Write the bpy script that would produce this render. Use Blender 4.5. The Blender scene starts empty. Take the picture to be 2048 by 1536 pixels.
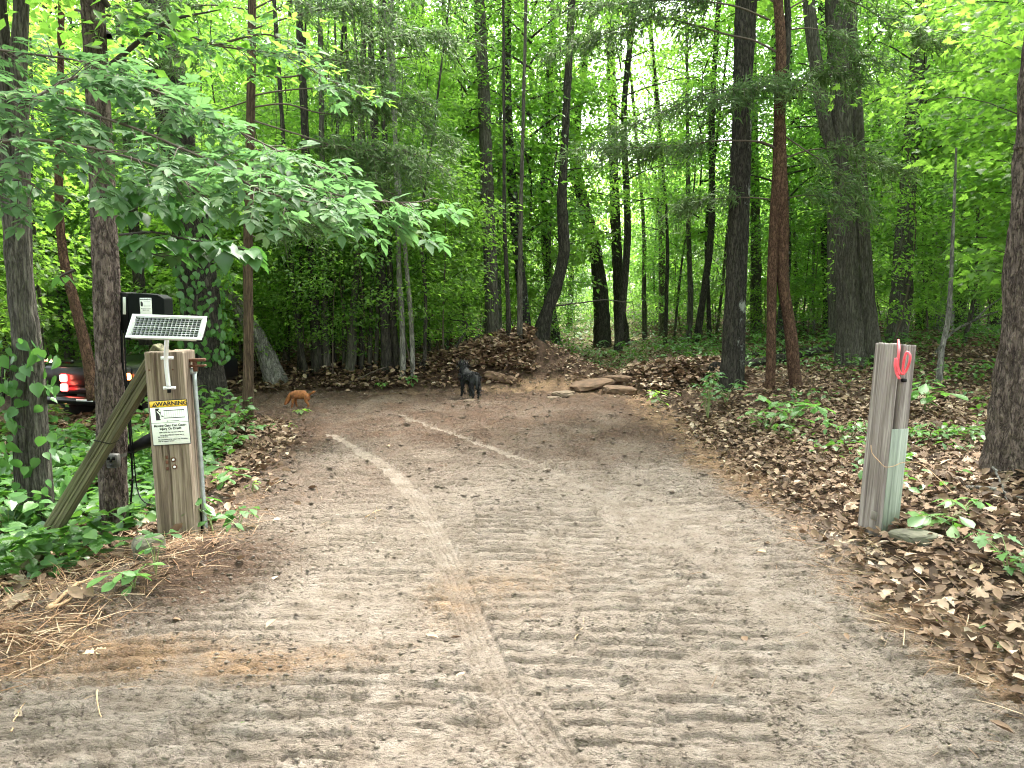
import bpy, math, random
import numpy as np
from mathutils import Vector, Matrix

# ------------------------------------------------------------------ camera, sky, sun, exposure
S = bpy.context.scene
COL = S.collection
CAM_H, PITCH, FPX = 1.5, math.radians(6.5), 1500.0
cd = bpy.data.cameras.new('camera')
cd.sensor_width = 36.0
cd.lens = FPX / 2048 * 36.0
cd.clip_start, cd.clip_end = 0.05, 2000
cam = bpy.data.objects.new('camera', cd)
COL.objects.link(cam)
cam.location = (0, 0, CAM_H)
cam.rotation_euler = (math.radians(90) - PITCH, 0, 0)
S.camera = cam

SUN_EL, SUN_AZ = math.radians(62), math.radians(25)      # azimuth measured from +Y towards +X
w = bpy.data.worlds.new('World')
S.world = w
w.use_nodes = True
nt = w.node_tree
nt.nodes.clear()
sky = nt.nodes.new('ShaderNodeTexSky')
sky.sky_type = 'NISHITA'
sky.sun_disc = False
sky.sun_elevation = SUN_EL
sky.sun_rotation = SUN_AZ
sky.dust_density = 4.0
sky.air_density = 1.0
veil = nt.nodes.new('ShaderNodeHueSaturation')            # thin even overcast: greyer sky everywhere
veil.inputs['Saturation'].default_value = 0.30
veil.inputs['Value'].default_value = 1.0
bg = nt.nodes.new('ShaderNodeBackground')
bg.inputs['Strength'].default_value = 0.15
wo = nt.nodes.new('ShaderNodeOutputWorld')
nt.links.new(sky.outputs[0], veil.inputs['Color'])
nt.links.new(veil.outputs[0], bg.inputs['Color'])
nt.links.new(bg.outputs[0], wo.inputs['Surface'])

sl = bpy.data.lights.new('sun', 'SUN')
sl.energy = 1.4
sl.angle = math.radians(14)
sl.color = (1.0, 0.95, 0.86)
sun = bpy.data.objects.new('sun', sl)
COL.objects.link(sun)
sd = Vector((math.sin(SUN_AZ) * math.cos(SUN_EL), math.cos(SUN_AZ) * math.cos(SUN_EL), math.sin(SUN_EL)))
sun.rotation_euler = sd.to_track_quat('Z', 'Y').to_euler()
sun.location = (0, 0, 30)

S.view_settings.view_transform = 'Standard'
S.view_settings.look = 'None'
S.view_settings.gamma = 1.0
S.view_settings.use_curve_mapping = False
S.view_settings.exposure = 3.35
S.cycles.pixel_filter_type = 'BLACKMAN_HARRIS'
S.cycles.filter_width = 1.1
S.cycles.max_bounces = 9
S.cycles.diffuse_bounces = 5
S.cycles.glossy_bounces = 2
S.cycles.transmission_bounces = 7
S.cycles.transparent_max_bounces = 6
S.cycles.use_denoising = True

# ------------------------------------------------------------------ helpers
R = np.random.default_rng(7)
random.seed(7)
_tab = np.random.default_rng(99).random((256, 256))

def noise2(x, y):
    x = np.asarray(x, float); y = np.asarray(y, float)
    xi = np.floor(x).astype(int); yi = np.floor(y).astype(int)
    fx = x - xi; fy = y - yi
    fx = fx * fx * (3 - 2 * fx); fy = fy * fy * (3 - 2 * fy)
    a = _tab[xi & 255, yi & 255]; b = _tab[(xi + 1) & 255, yi & 255]
    c = _tab[xi & 255, (yi + 1) & 255]; d = _tab[(xi + 1) & 255, (yi + 1) & 255]
    return (a * (1 - fx) + b * fx) * (1 - fy) + (c * (1 - fx) + d * fx) * fy

def fbm(x, y, o=4, g=0.5):
    s = 0; a = 1; t = 0
    for k in range(o):
        s = s + a * noise2(x * 2 ** k + 17.3 * k, y * 2 ** k + 9.1 * k); t += a; a *= g
    return s / t

def sstep(a, b, x):
    t = np.clip((x - a) / (b - a), 0, 1)
    return t * t * (3 - 2 * t)

XLY = [-30, 2, 3.3, 4.4, 6.2, 8.5, 9.3, 9.8]
XLX = [-2.5, -2.45, -2.2, -1.95, -2.2, -2.7, -3.2, -4.2]

def road_out(x, y):
    """distance outside the worked dirt (negative inside)"""
    xl = np.interp(y, XLY, XLX)
    wob = 0.35 * (fbm(x * 0.9 + 40, y * 0.9 + 11, 3) - 0.5)
    xr = np.interp(y, [-30, 2.5, 4, 7, 9, 12], [2.9, 2.0, 1.9, 2.05, 2.1, 1.9])
    r1 = np.maximum(np.maximum(xl - x, x - xr), y - 11.9)
    yl = np.interp(-x, [2, 3.2, 5, 9, 20], [9.2, 9.6, 9.9, 10.2, 11])
    yu = np.interp(-x, [0, 3, 6, 10, 20], [11.8, 11.9, 12.3, 13.2, 15])
    r2 = np.maximum(np.maximum(x + 1.0, yl - y), y - yu)
    return np.minimum(r1, r2) + wob

def seg_ridge(x, y, a, b, wid, h):
    ax, ay = a; bx, by = b
    dx, dy = bx - ax, by - ay
    t = np.clip(((x - ax) * dx + (y - ay) * dy) / (dx * dx + dy * dy), 0, 1)
    d2 = (x - ax - t * dx) ** 2 + (y - ay - t * dy) ** 2
    return h * np.exp(-d2 / (wid * wid))

def H(x, y):
    x = np.asarray(x, float); y = np.asarray(y, float)
    o = road_out(x, y)
    out = sstep(0.0, 0.6, o)
    z = 0.05 * out
    z = z + 0.09 * np.clip(x - 2.2, 0, 6) * sstep(2, 5, y) * (1 - 0.4 * sstep(12, 25, y))
    dl = np.clip(-x - 2.1, 0, 5)
    z = z - 0.34 * np.clip(dl, 0, 1.1) * (1 - sstep(7.2, 9.5, y)) * sstep(-0.1, 0.5, o)
    z = z - 0.05 * np.clip(-x - 3.5, 0, 12) * sstep(7.2, 9.5, y) * (1 - 0.5 * sstep(13, 20, y))
    z = z + (0.22 * (fbm(x * 0.28 + 3, y * 0.28 + 8, 3) - 0.5)) * sstep(0.3, 3, o)
    z = z + 0.05 * (fbm(x * 1.6, y * 1.6, 3) - 0.5) * out
    nz = 0.75 + 0.5 * fbm(x * 2.3, y * 2.3, 3)
    z = z + nz * 0.74 * np.exp(-(((x - 0.05) / 0.80) ** 2 + ((y - 13.3) / 0.85) ** 2))
    z = z + nz * (seg_ridge(x, y, (-4.6, 13.0), (-0.9, 12.9), 0.62, 0.30) + seg_ridge(x, y, (0.9, 12.9), (1.2, 12.6), 0.6, 0.30)
                  + seg_ridge(x, y, (2.3, 12.3), (3.3, 11.9), 0.5, 0.28) + seg_ridge(x, y, (-1.6, 12.5), (-0.4, 12.4), 0.5, 0.12))
    z = z + seg_ridge(x, y, (-2.35, 2.9), (-1.85, 4.3), 0.25, 0.07) * nz
    z = z + 0.012 * np.clip(y - 13, 0, 60)
    return z

def ray(px, py):
    cx, cy = (px - 1024) / FPX, (768 - py) / FPX
    c, s = math.cos(PITCH), math.sin(PITCH)
    return Vector((cx, c + cy * s, -s + cy * c))

def at(px, py, Y):
    r = ray(px, py)
    return Vector((0, 0, CAM_H)) + r * (Y / r.y)

def ground(px, py):
    r = ray(px, py)
    Y, p = 1.5, None
    prev = 1.5
    while Y < 120:
        q = at(px, py, Y)
        if q.z <= float(H(q.x, q.y)):
            lo, hi = prev, Y
            for _ in range(12):
                m = (lo + hi) / 2
                q = at(px, py, m)
                if q.z <= float(H(q.x, q.y)): hi = m
                else: lo = m
            q = at(px, py, hi)
            return Vector((q.x, q.y, float(H(q.x, q.y))))
        prev = Y
        Y *= 1.03
    q = at(px, py, 60)
    return Vector((q.x, 60, float(H(q.x, 60))))

def on(x, y, dz=0.0):
    return Vector((x, y, float(H(x, y)) + dz))

def mk(name, V, F, mat=None, smooth=False, attrs=None, F2=None):
    """mesh from arrays; F (n,k) and optional F2 (m,j)"""
    V = np.asarray(V, np.float32).reshape(-1, 3)
    Fs = [np.asarray(f, np.int32) for f in (F, F2) if f is not None and len(f)]
    me = bpy.data.meshes.new(name)
    me.vertices.add(len(V)); me.vertices.foreach_set('co', V.ravel())
    idx = np.concatenate([f.ravel() for f in Fs])
    tot = np.concatenate([np.full(len(f), f.shape[1], np.int32) for f in Fs])
    st = np.concatenate([[0], np.cumsum(tot)[:-1]]).astype(np.int32)
    me.loops.add(len(idx)); me.loops.foreach_set('vertex_index', idx)
    me.polygons.add(len(tot)); me.polygons.foreach_set('loop_start', st)
    if smooth: me.polygons.foreach_set('use_smooth', np.ones(len(tot), bool))
    for k, v in (attrs or {}).items():
        a = me.attributes.new(k, 'FLOAT', 'POINT'); a.data.foreach_set('value', np.asarray(v, np.float32))
    me.update(calc_edges=True)
    if mat: me.materials.append(mat)
    return me

def link(name, data, parent=None, loc=None, rot=None, scale=None, **props):
    o = bpy.data.objects.new(name, data)
    COL.objects.link(o)
    if parent is not None: o.parent = parent
    if loc is not None: o.location = loc
    if rot is not None: o.rotation_euler = rot
    if scale is not None: o.scale = (scale,) * 3 if np.isscalar(scale) else scale
    for k, v in props.items(): o[k] = v
    return o

def tag(o, label, cat, group=None):
    o['label'] = label; o['category'] = cat
    if group: o['group'] = group
    return o

def thing(name, label, cat, loc, group=None, rot=None, scale=None):
    return tag(link(name, None, None, loc, rot, scale), label, cat, group)

class MB:
    """collects shapes and makes one mesh"""
    def __init__(s): s.V = []; s.F = {}; s.n = 0
    def add(s, V, F):
        V = np.asarray(V, float).reshape(-1, 3); F = np.asarray(F, int)
        s.F.setdefault(F.shape[1], []).append(F + s.n); s.V.append(V); s.n += len(V); return s
    def box(s, c, d, rot=None):
        V = np.array([[x, y, z] for x in (-.5, .5) for y in (-.5, .5) for z in (-.5, .5)]) * np.array(d)
        if rot is not None: V = V @ np.array(Matrix(rot)).T
        return s.add(V + np.array(c), [[0, 1, 3, 2], [4, 6, 7, 5], [0, 4, 5, 1], [2, 3, 7, 6], [0, 2, 6, 4], [1, 5, 7, 3]])
    def bbox(s, c, d, b, rot=None):
        """chamfered box: convex hull of eight corners each split in three"""
        hx, hy, hz = [q / 2 for q in d]
        V = []; 
        for sx in (-1, 1):
            for sy in (-1, 1):
                for sz in (-1, 1):
                    V += [(sx * hx, sy * (hy - b), sz * (hz - b)), (sx * (hx - b), sy * hy, sz * (hz - b)), (sx * (hx - b), sy * (hy - b), sz * hz)]
        V = np.array(V)
        ix = lambda sx, sy, sz, k: ((sx > 0) * 4 + (sy > 0) * 2 + (sz > 0)) * 3 + k
        q = []; t = []
        for g in (-1, 1):
            q.append([ix(g, -1, -1, 0), ix(g, 1, -1, 0), ix(g, 1, 1, 0), ix(g, -1, 1, 0)])
            q.append([ix(-1, g, -1, 1), ix(1, g, -1, 1), ix(1, g, 1, 1), ix(-1, g, 1, 1)])
            q.append([ix(-1, -1, g, 2), ix(1, -1, g, 2), ix(1, 1, g, 2), ix(-1, 1, g, 2)])
            for h in (-1, 1):
                q.append([ix(g, h, -1, 0), ix(g, h, 1, 0), ix(g, h, 1, 1), ix(g, h, -1, 1)])
                q.append([ix(g, -1, h, 0), ix(g, 1, h, 0), ix(g, 1, h, 2), ix(g, -1, h, 2)])
                q.append([ix(-1, g, h, 1), ix(1, g, h, 1), ix(1, g, h, 2), ix(-1, g, h, 2)])
                for k in (-1, 1): t.append([ix(g, h, k, 0), ix(g, h, k, 1), ix(g, h, k, 2)])
        # consistent outward winding
        def fix(f):
            P = V[f]; n = np.cross(P[1] - P[0], P[2] - P[0])
            return f if np.dot(n, P.mean(0)) > 0 else f[::-1]
        q = [fix(f) for f in q]; t = [fix(f) for f in t]
        if rot is not None: V = V @ np.array(Matrix(rot)).T
        n0 = s.n
        s.add(V + np.array(c), q)
        s.F.setdefault(3, []).append(np.array(t) + n0)
        return s
    def tube(s, P, r, seg=8, cap=True):
        V, F, F2 = tube(P, r, seg, cap)
        n0 = s.n; s.add(V, F)
        if F2 is not None and len(F2): s.F.setdefault(3, []).append(F2 + n0)
        return s
    def mesh(s, name, mat=None, smooth=False):
        Fs = [np.concatenate(v) for v in s.F.values()]
        V = np.concatenate(s.V)
        return mk(name, V, Fs[0], mat, smooth, None, Fs[1] if len(Fs) > 1 else None)
    def part(s, name, mat, parent, smooth=False, local=False, **props):
        """V in world space unless local; parent unrotated"""
        if not local and parent is not None: s.V = [v - np.array(parent.location) for v in s.V]
        return link(name, s.mesh(name, mat, smooth), parent, **props)

def frames(P):
    P = np.asarray(P, float)
    T = np.gradient(P, axis=0); T /= np.linalg.norm(T, axis=1)[:, None] + 1e-12
    N = np.zeros_like(T); B = np.zeros_like(T)
    ref = np.array([0., 1, 0]) if abs(T[0][1]) < 0.9 else np.array([1., 0, 0])
    for i in range(len(P)):
        n = ref - T[i] * np.dot(ref, T[i]); n /= np.linalg.norm(n) + 1e-12
        N[i] = n; B[i] = np.cross(T[i], n); ref = n
    return T, N, B

def tube(P, r, seg=8, cap=True, disp=None):
    P = np.asarray(P, float); n = len(P)
    r = np.full(n, r, float) if np.isscalar(r) else np.asarray(r, float)
    T, N, B = frames(P)
    a = np.arange(seg) / seg * 2 * math.pi
    rr = np.repeat(r[:, None], seg, 1)
    if disp is not None:
        L = np.concatenate([[0], np.cumsum(np.linalg.norm(np.diff(P, axis=0), axis=1))])
        rr = rr + disp(a[None, :] + 0 * rr, L[:, None] + 0 * rr, rr)
    V = P[:, None, :] + rr[..., None] * (np.cos(a)[None, :, None] * N[:, None, :] + np.sin(a)[None, :, None] * B[:, None, :])
    V = V.reshape(-1, 3)
    i = np.arange(n - 1)[:, None] * seg; j = np.arange(seg)[None, :]; j2 = (j + 1) % seg
    F = np.stack([i + j, i + j2, i + seg + j2, i + seg + j], -1).reshape(-1, 4)
    F2 = None
    if cap:
        V = np.vstack([V, P[0], P[-1]])
        k = np.arange(seg); k2 = (k + 1) % seg; b = (n - 1) * seg
        F2 = np.vstack([np.stack([k2, k, np.full(seg, n * seg)], -1), np.stack([b + k, b + k2, np.full(seg, n * seg + 1)], -1)])
    return V, F, F2

def spline(P, step):
    """Catmull-Rom through rows of P (any width), about 'step' apart (by first three columns)"""
    P = np.asarray(P, float)
    Q = np.vstack([2 * P[0] - P[1], P, 2 * P[-1] - P[-2]])
    out = []
    for i in range(1, len(Q) - 2):
        n = max(1, int(np.linalg.norm(Q[i + 1][:3] - Q[i][:3]) / step))
        t = (np.arange(n) / n)[:, None]
        a, b, c, d = Q[i - 1], Q[i], Q[i + 1], Q[i + 2]
        out.append(0.5 * (2 * b + (c - a) * t + (2 * a - 5 * b + 4 * c - d) * t ** 2 + (3 * b - a - 3 * c + d) * t ** 3))
    out.append(P[-1:])
    return np.vstack(out)

# ---- materials
def newmat(name):
    m = bpy.data.materials.new(name); m.use_nodes = True
    n = m.node_tree; n.nodes.clear()
    o = n.nodes.new('ShaderNodeOutputMaterial')
    return m, n, o

class NT:
    def __init__(s, n): s.n = n; s.L = n.links.new
    def node(s, t, **k):
        x = s.n.nodes.new(t)
        for a, b in k.items():
            if a.startswith('i_'):
                x.inputs[a[2:].replace('_', ' ')].default_value = b
            else: setattr(x, a, b)
        return x
    def coords(s, scale=(1, 1, 1), obj=True):
        t = s.node('ShaderNodeTexCoord'); m = s.node('ShaderNodeMapping')
        m.inputs['Scale'].default_value = scale
        s.L(t.outputs['Object'], m.inputs['Vector']); return m.outputs[0]
    def noise(s, vec, scale, detail=4, rough=0.55, dist=0.0):
        x = s.node('ShaderNodeTexNoise'); x.inputs['Scale'].default_value = scale
        x.inputs['Detail'].default_value = detail; x.inputs['Roughness'].default_value = rough; x.inputs['Distortion'].default_value = dist
        s.L(vec, x.inputs['Vector']); return x.outputs['Fac']
    def voro(s, vec, scale, feature='DISTANCE_TO_EDGE', rnd=1.0):
        x = s.node('ShaderNodeTexVoronoi', feature=feature); x.inputs['Scale'].default_value = scale; x.inputs['Randomness'].default_value = rnd
        s.L(vec, x.inputs['Vector']); return x.outputs[0]
    def ramp(s, fac, stops):
        x = s.node('ShaderNodeValToRGB'); e = x.color_ramp.elements
        while len(e) > 1: e.remove(e[-1])
        for i, (p, c) in enumerate(stops):
            if i == 0: el = e[0]; el.position = p
            else: el = e.new(p)
            c = (c, c, c) if np.isscalar(c) else c
            el.color = (*c[:3], 1)
        s.L(fac, x.inputs[0]); return x.outputs[0]
    def mix(s, f, a, b, mode='MIX'):
        x = s.node('ShaderNodeMix', data_type='RGBA', blend_type=mode)
        for v, i in ((f, 0), (a, 6), (b, 7)):
            if hasattr(v, 'is_linked'): s.L(v, x.inputs[i])
            elif np.isscalar(v): x.inputs[i].default_value = v
            else: x.inputs[i].default_value = (*v[:3], 1)
        return x.outputs[2]
    def math(s, op, a, b=0.0, clamp=False):
        x = s.node('ShaderNodeMath', operation=op, use_clamp=clamp)
        for v, i in ((a, 0), (b, 1)):
            if hasattr(v, 'is_linked'): s.L(v, x.inputs[i])
            else: x.inputs[i].default_value = v
        return x.outputs[0]
    def attr(s, name):
        return s.node('ShaderNodeAttribute', attribute_name=name).outputs['Fac']
    def bump(s, h, strength, dist=0.01):
        x = s.node('ShaderNodeBump'); x.inputs['Strength'].default_value = strength; x.inputs['Distance'].default_value = dist
        s.L(h, x.inputs['Height']); return x.outputs[0]
    def bsdf(s, col, rough=0.8, metal=0.0, spec=0.5, nrm=None, emit=None, es=0.0):
        x = s.node('ShaderNodeBsdfPrincipled')
        for v, i in ((col, 'Base Color'), (rough, 'Roughness'), (metal, 'Metallic'), (spec, 'Specular IOR Level')):
            if hasattr(v, 'is_linked'): s.L(v, x.inputs[i])
            elif np.isscalar(v): x.inputs[i].default_value = v
            else: x.inputs[i].default_value = (*v[:3], 1)
        if nrm is not None: s.L(nrm, x.inputs['Normal'])
        if emit is not None:
            x.inputs['Emission Color'].default_value = (*emit, 1); x.inputs['Emission Strength'].default_value = es
        return x.outputs[0]

def plain(name, col, rough=0.6, metal=0.0, spec=0.5, var=0.15, emit=None, es=0.0, scale=25):
    m, n, o = newmat(name); t = NT(n)
    v = t.coords(); f = t.noise(v, scale, 5)
    c = t.ramp(f, [(0.3, [q * (1 - var) for q in col]), (0.7, [min(1, q * (1 + var)) for q in col])])
    b = t.bump(f, 0.15, 0.003)
    t.L(t.bsdf(c, rough, metal, spec, b, emit, es), o.inputs[0]); return m

def leafmat(name, lo, hi, tr, mixf=0.42, rough=0.45, spec=0.45, vein=False):
    m, n, o = newmat(name); t = NT(n)
    a = t.attr('rnd')
    oi = t.node('ShaderNodeObjectInfo').outputs['Random']
    f = t.math('ADD', t.math('MULTIPLY', a, 0.7), t.math('MULTIPLY', oi, 0.3))
    c = t.ramp(f, [(0.05, lo), (0.75, hi), (0.97, [min(1, hi[0] * 1.5), hi[1] * 1.25, hi[2] * 1.0])])
    tc = t.mix(1.0, c, tr, 'MULTIPLY') if False else t.mix(0.65, c, tr)
    nrm = None
    if vein:
        g = t.node('ShaderNodeTexWave', wave_type='BANDS', bands_direction='DIAGONAL')
        g.inputs['Scale'].default_value = 18; g.inputs['Distortion'].default_value = 1.5
        t.L(t.coords(), g.inputs['Vector'])
        nrm = t.bump(g.outputs['Fac'], 0.25, 0.004)
    p = t.bsdf(c, rough, 0, spec, nrm)
    tl = t.node('ShaderNodeBsdfTranslucent'); t.L(tc, tl.inputs['Color'])
    ms = t.node('ShaderNodeMixShader'); ms.inputs[0].default_value = mixf
    t.L(p, ms.inputs[1]); t.L(tl.outputs[0], ms.inputs[2]); t.L(ms.outputs[0], o.inputs[0]); return m

def barkmat(name, dark, light, sx=9, sz=2.2, lichen=None, rel=0.035, fine=60):
    m, n, o = newmat(name); t = NT(n)
    v0 = t.coords((sx, sx, sz)); wn = t.node('ShaderNodeTexNoise'); wn.inputs['Scale'].default_value = 2.6; wn.inputs['Detail'].default_value = 4; t.L(v0, wn.inputs['Vector'])
    va = t.node('ShaderNodeVectorMath', operation='MULTIPLY_ADD'); va.inputs[1].default_value = (1.3, 1.3, 1.3); t.L(wn.outputs['Color'], va.inputs[0]); t.L(v0, va.inputs[2]); v = va.outputs[0]
    d = t.noise(v, 1.6, 3)
    e = t.voro(v, 1.5)
    vb = t.node('ShaderNodeVectorMath', operation='MULTIPLY'); vb.inputs[1].default_value = (2.1, 2.1, 1.7); t.L(v, vb.inputs[0])
    e2 = t.voro(vb.outputs[0], 1.7)
    fi = t.noise(t.coords((1, 1, .35)), fine, 6, 0.7)
    h = t.math('ADD', t.math('MULTIPLY', t.math('MINIMUM', t.math('MULTIPLY', e, 3.2), 1.0), 0.45), t.math('ADD', t.math('MULTIPLY', t.math('MINIMUM', t.math('MULTIPLY', e2, 3.0), 1.0), 0.25), t.math('MULTIPLY', fi, 0.62)))
    c = t.ramp(h, [(0.38, dark), (0.66, [(a + b) / 2 for a, b in zip(dark, light)]), (1.05 if False else 1.0, light)])
    c = t.mix(t.math('MULTIPLY', d, 0.3), c, [a * 0.55 for a in light])
    if lichen:
        lf = t.ramp(t.noise(t.coords((1, 1, .6)), 7.0, 6, 0.75), [(0.55, 0.0), (0.62, 1.0)])
        c = t.mix(t.math('MULTIPLY', lf, 0.75), c, lichen)
    t.L(t.bsdf(c, 0.92, 0, 0.2, t.bump(h, 0.9, rel)), o.inputs[0]); return m

def woodmat(name, a, b, green=None, gz=(0, 1)):
    m, n, o = newmat(name); t = NT(n)
    g = t.noise(t.coords((60, 60, 1.6)), 1.0, 6, 0.7, 0.4)
    g2 = t.noise(t.coords((14, 14, 1.1)), 1.0, 4, 0.6, 0.8)
    f = t.math('ADD', t.math('MULTIPLY', g, 0.6), t.math('MULTIPLY', g2, 0.4))
    c = t.ramp(f, [(0.33, [q * 0.35 for q in a]), (0.47, a), (0.62, b)])
    if green:
        tc = t.node('ShaderNodeTexCoord'); sp = t.node('ShaderNodeSeparateXYZ'); t.L(tc.outputs['Object'], sp.inputs[0])
        mr = t.node('ShaderNodeMapRange'); mr.inputs[1].default_value = gz[1]; mr.inputs[2].default_value = gz[0]
        t.L(sp.outputs[2], mr.inputs[0])
        k = t.math('MULTIPLY', mr.outputs[0], t.ramp(t.noise(t.coords((6, 6, 2)), 1.5, 4), [(0.35, 0.0), (0.6, 0.8)]))
        c = t.mix(k, c, green)
    t.L(t.bsdf(c, 0.85, 0, 0.25, t.bump(f, 0.7, 0.004)), o.inputs[0]); return m

M = {}
M['leaf_wood'] = leafmat('woodland_leaf', (0.035, 0.090, 0.028), (0.085, 0.175, 0.050), (0.36, 0.70, 0.08), 0.60)
M['leaf_lime'] = leafmat('lime_leaf', (0.055, 0.120, 0.028), (0.110, 0.200, 0.048), (0.44, 0.78, 0.09), 0.60)
M['leaf_blue'] = leafmat('hickory_leaf', (0.032, 0.074, 0.030), (0.085, 0.158, 0.066), (0.20, 0.42, 0.13), 0.42, 0.6, 0.22)
M['leaf_vine'] = leafmat('vine_leaf', (0.035, 0.100, 0.030), (0.070, 0.170, 0.045), (0.15, 0.40, 0.05), 0.35, 0.42, 0.55)
M['leaf_cover'] = leafmat('ground_leaf', (0.025, 0.075, 0.020), (0.075, 0.175, 0.035), (0.18, 0.42, 0.04), 0.35, 0.45, 0.5)
M['leaf_seedling'] = leafmat('seedling_leaf', (0.050, 0.130, 0.035), (0.110, 0.240, 0.060), (0.25, 0.55, 0.08), 0.4, 0.45, 0.5)
M['needle'] = leafmat('conifer_needle', (0.045, 0.095, 0.028), (0.105, 0.175, 0.055), (0.22, 0.40, 0.09), 0.42, 0.6, 0.3)
M['bark_pine'] = barkmat('pine_bark', (0.030, 0.022, 0.018), (0.25, 0.195, 0.165), 13, 4.2, None, 0.04)
M['bark_grey'] = barkmat('grey_bark', (0.040, 0.035, 0.030), (0.185, 0.17, 0.14), 20, 2.0)
M['bark_dark'] = barkmat('dark_bark', (0.012, 0.011, 0.010), (0.100, 0.088, 0.072), 15, 2.8)
M['bark_lichen'] = barkmat('lichen_bark', (0.014, 0.013, 0.012), (0.10, 0.09, 0.078), 13, 2.8, (0.42, 0.44, 0.40))
M['bark_red'] = barkmat('red_pine_bark', (0.035, 0.018, 0.012), (0.19, 0.105, 0.070), 14, 6.0)
M['bark_cedar'] = barkmat('cedar_bark', (0.035, 0.022, 0.015), (0.20, 0.135, 0.090), 26, 1.2)
M['bark_pale'] = barkmat('pale_bark', (0.08, 0.075, 0.068), (0.34, 0.32, 0.29), 10, 2.5)
M['twig'] = plain('twig_bark', (0.075, 0.055, 0.042), 0.85)
M['twig_dark'] = plain('dark_twig', (0.035, 0.028, 0.022), 0.9)
M['root'] = plain('pale_root', (0.42, 0.27, 0.15), 0.8, var=0.3)
M['stem'] = plain('green_stem', (0.16, 0.20, 0.07), 0.6)
M['post'] = woodmat('weathered_post', (0.135, 0.100, 0.072), (0.31, 0.25, 0.190), (0.10, 0.11, 0.045), (-0.1, 0.45))
M['post_grey'] = woodmat('grey_weathered_post', (0.17, 0.140, 0.128), (0.34, 0.300, 0.280), (0.16, 0.19, 0.12), (0, 0.3))
M['post_pale'] = woodmat('pale_green_post_side', (0.20, 0.225, 0.185), (0.34, 0.37, 0.31))
M['brace'] = woodmat('mossy_brace', (0.085, 0.080, 0.045), (0.20, 0.185, 0.105), (0.10, 0.12, 0.045), (-0.1, 1.2))
M['white'] = plain('white_paint', (0.78, 0.80, 0.80), 0.4, var=0.03)
M['signwhite'] = plain('sign_white', (0.76, 0.80, 0.74), 0.45, var=0.02)
M['yellow'] = plain('sign_yellow', (0.78, 0.50, 0.03), 0.4, var=0.03)
M['ink'] = plain('black_ink', (0.012, 0.012, 0.014), 0.5)
M['grey_ink'] = plain('grey_ink', (0.30, 0.31, 0.31), 0.5)
M['cell'] = plain('solar_cell', (0.010, 0.014, 0.016), 0.15, spec=0.8)
M['alu'] = plain('aluminium', (0.72, 0.74, 0.74), 0.45, 0.55, var=0.06)
M['galv'] = plain('galvanised_conduit', (0.35, 0.39, 0.39), 0.45, 0.7, var=0.2)
M['blackp'] = plain('black_plastic', (0.0028, 0.003, 0.003), 0.6, spec=0.15, var=0.2)
M['greenp'] = plain('dark_green_plastic', (0.0022, 0.0042, 0.0034), 0.7, spec=0.12, var=0.15)
M['camo'] = plain('grey_camera_case', (0.06, 0.058, 0.052), 0.6, var=0.5)
M['strap'] = plain('grey_strap', (0.09, 0.085, 0.075), 0.9)
M['rope'] = plain('pink_cord', (0.80, 0.10, 0.13), 0.5, var=0.2)
M['rust'] = plain('rusty_iron', (0.10, 0.040, 0.020), 0.9, var=0.5)
M['rubber'] = plain('rubber', (0.015, 0.015, 0.015), 0.8)
M['carpaint'] = plain('dark_car_paint', (0.004, 0.004, 0.005), 0.3, spec=0.35)
M['lamp_red'] = plain('lit_tail_lamp', (0.8, 0.05, 0.03), 0.3, emit=(1.0, 0.03, 0.03), es=2.6)
M['lamp_core'] = plain('lit_bulb', (0.9, 0.5, 0.4), 0.3, emit=(1.0, 0.40, 0.26), es=3)
M['lamp_amber'] = plain('lit_marker', (0.9, 0.3, 0.05), 0.3, emit=(1.0, 0.26, 0.06), es=3)
M['chrome'] = plain('bright_trim', (0.62, 0.63, 0.68), 0.3, 0.3)
M['fur_tan'] = plain('tan_fur', (0.22, 0.080, 0.025), 0.9, var=0.6, scale=25)
M['fur_black'] = plain('black_fur', (0.0045, 0.0045, 0.005), 0.8, var=0.5, scale=40)
M['stone'] = plain('mossy_stone', (0.10, 0.095, 0.065), 0.95, var=0.5, scale=9)
M['slab'] = plain('clay_coated_rock', (0.10, 0.058, 0.034), 0.95, var=0.4, scale=12)
M['slab_pale'] = plain('pale_rock', (0.14, 0.10, 0.068), 0.95, var=0.3, scale=12)

def deadmat(name, stops):
    m, n, o = newmat(name); t = NT(n)
    a = t.attr('rnd')
    c = t.ramp(a, stops)
    f = t.noise(t.coords(), 60, 3)
    c = t.mix(t.math('MULTIPLY', f, 0.35), c, (0.05, 0.03, 0.02))
    p = t.bsdf(c, 0.75, 0, 0.3, t.bump(f, 0.3, 0.004))
    tl = t.node('ShaderNodeBsdfTranslucent'); t.L(c, tl.inputs['Color'])
    ms = t.node('ShaderNodeMixShader'); ms.inputs[0].default_value = 0.12
    t.L(p, ms.inputs[1]); t.L(tl.outputs[0], ms.inputs[2]); t.L(ms.outputs[0], o.inputs[0]); return m
M['dead'] = deadmat('dead_leaf_litter', [(0.0, (0.050, 0.031, 0.018)), (0.35, (0.13, 0.080, 0.047)), (0.7, (0.23, 0.148, 0.092)), (0.88, (0.34, 0.245, 0.165)), (1.0, (0.50, 0.40, 0.30))])
M['dead_pale'] = deadmat('pale_dead_leaf', [(0.0, (0.42, 0.27, 0.15)), (1.0, (0.58, 0.42, 0.27))])
M['straw'] = deadmat('straw_and_needles', [(0.0, (0.10, 0.055, 0.03)), (0.6, (0.30, 0.17, 0.09)), (1.0, (0.52, 0.40, 0.27))])

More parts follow.
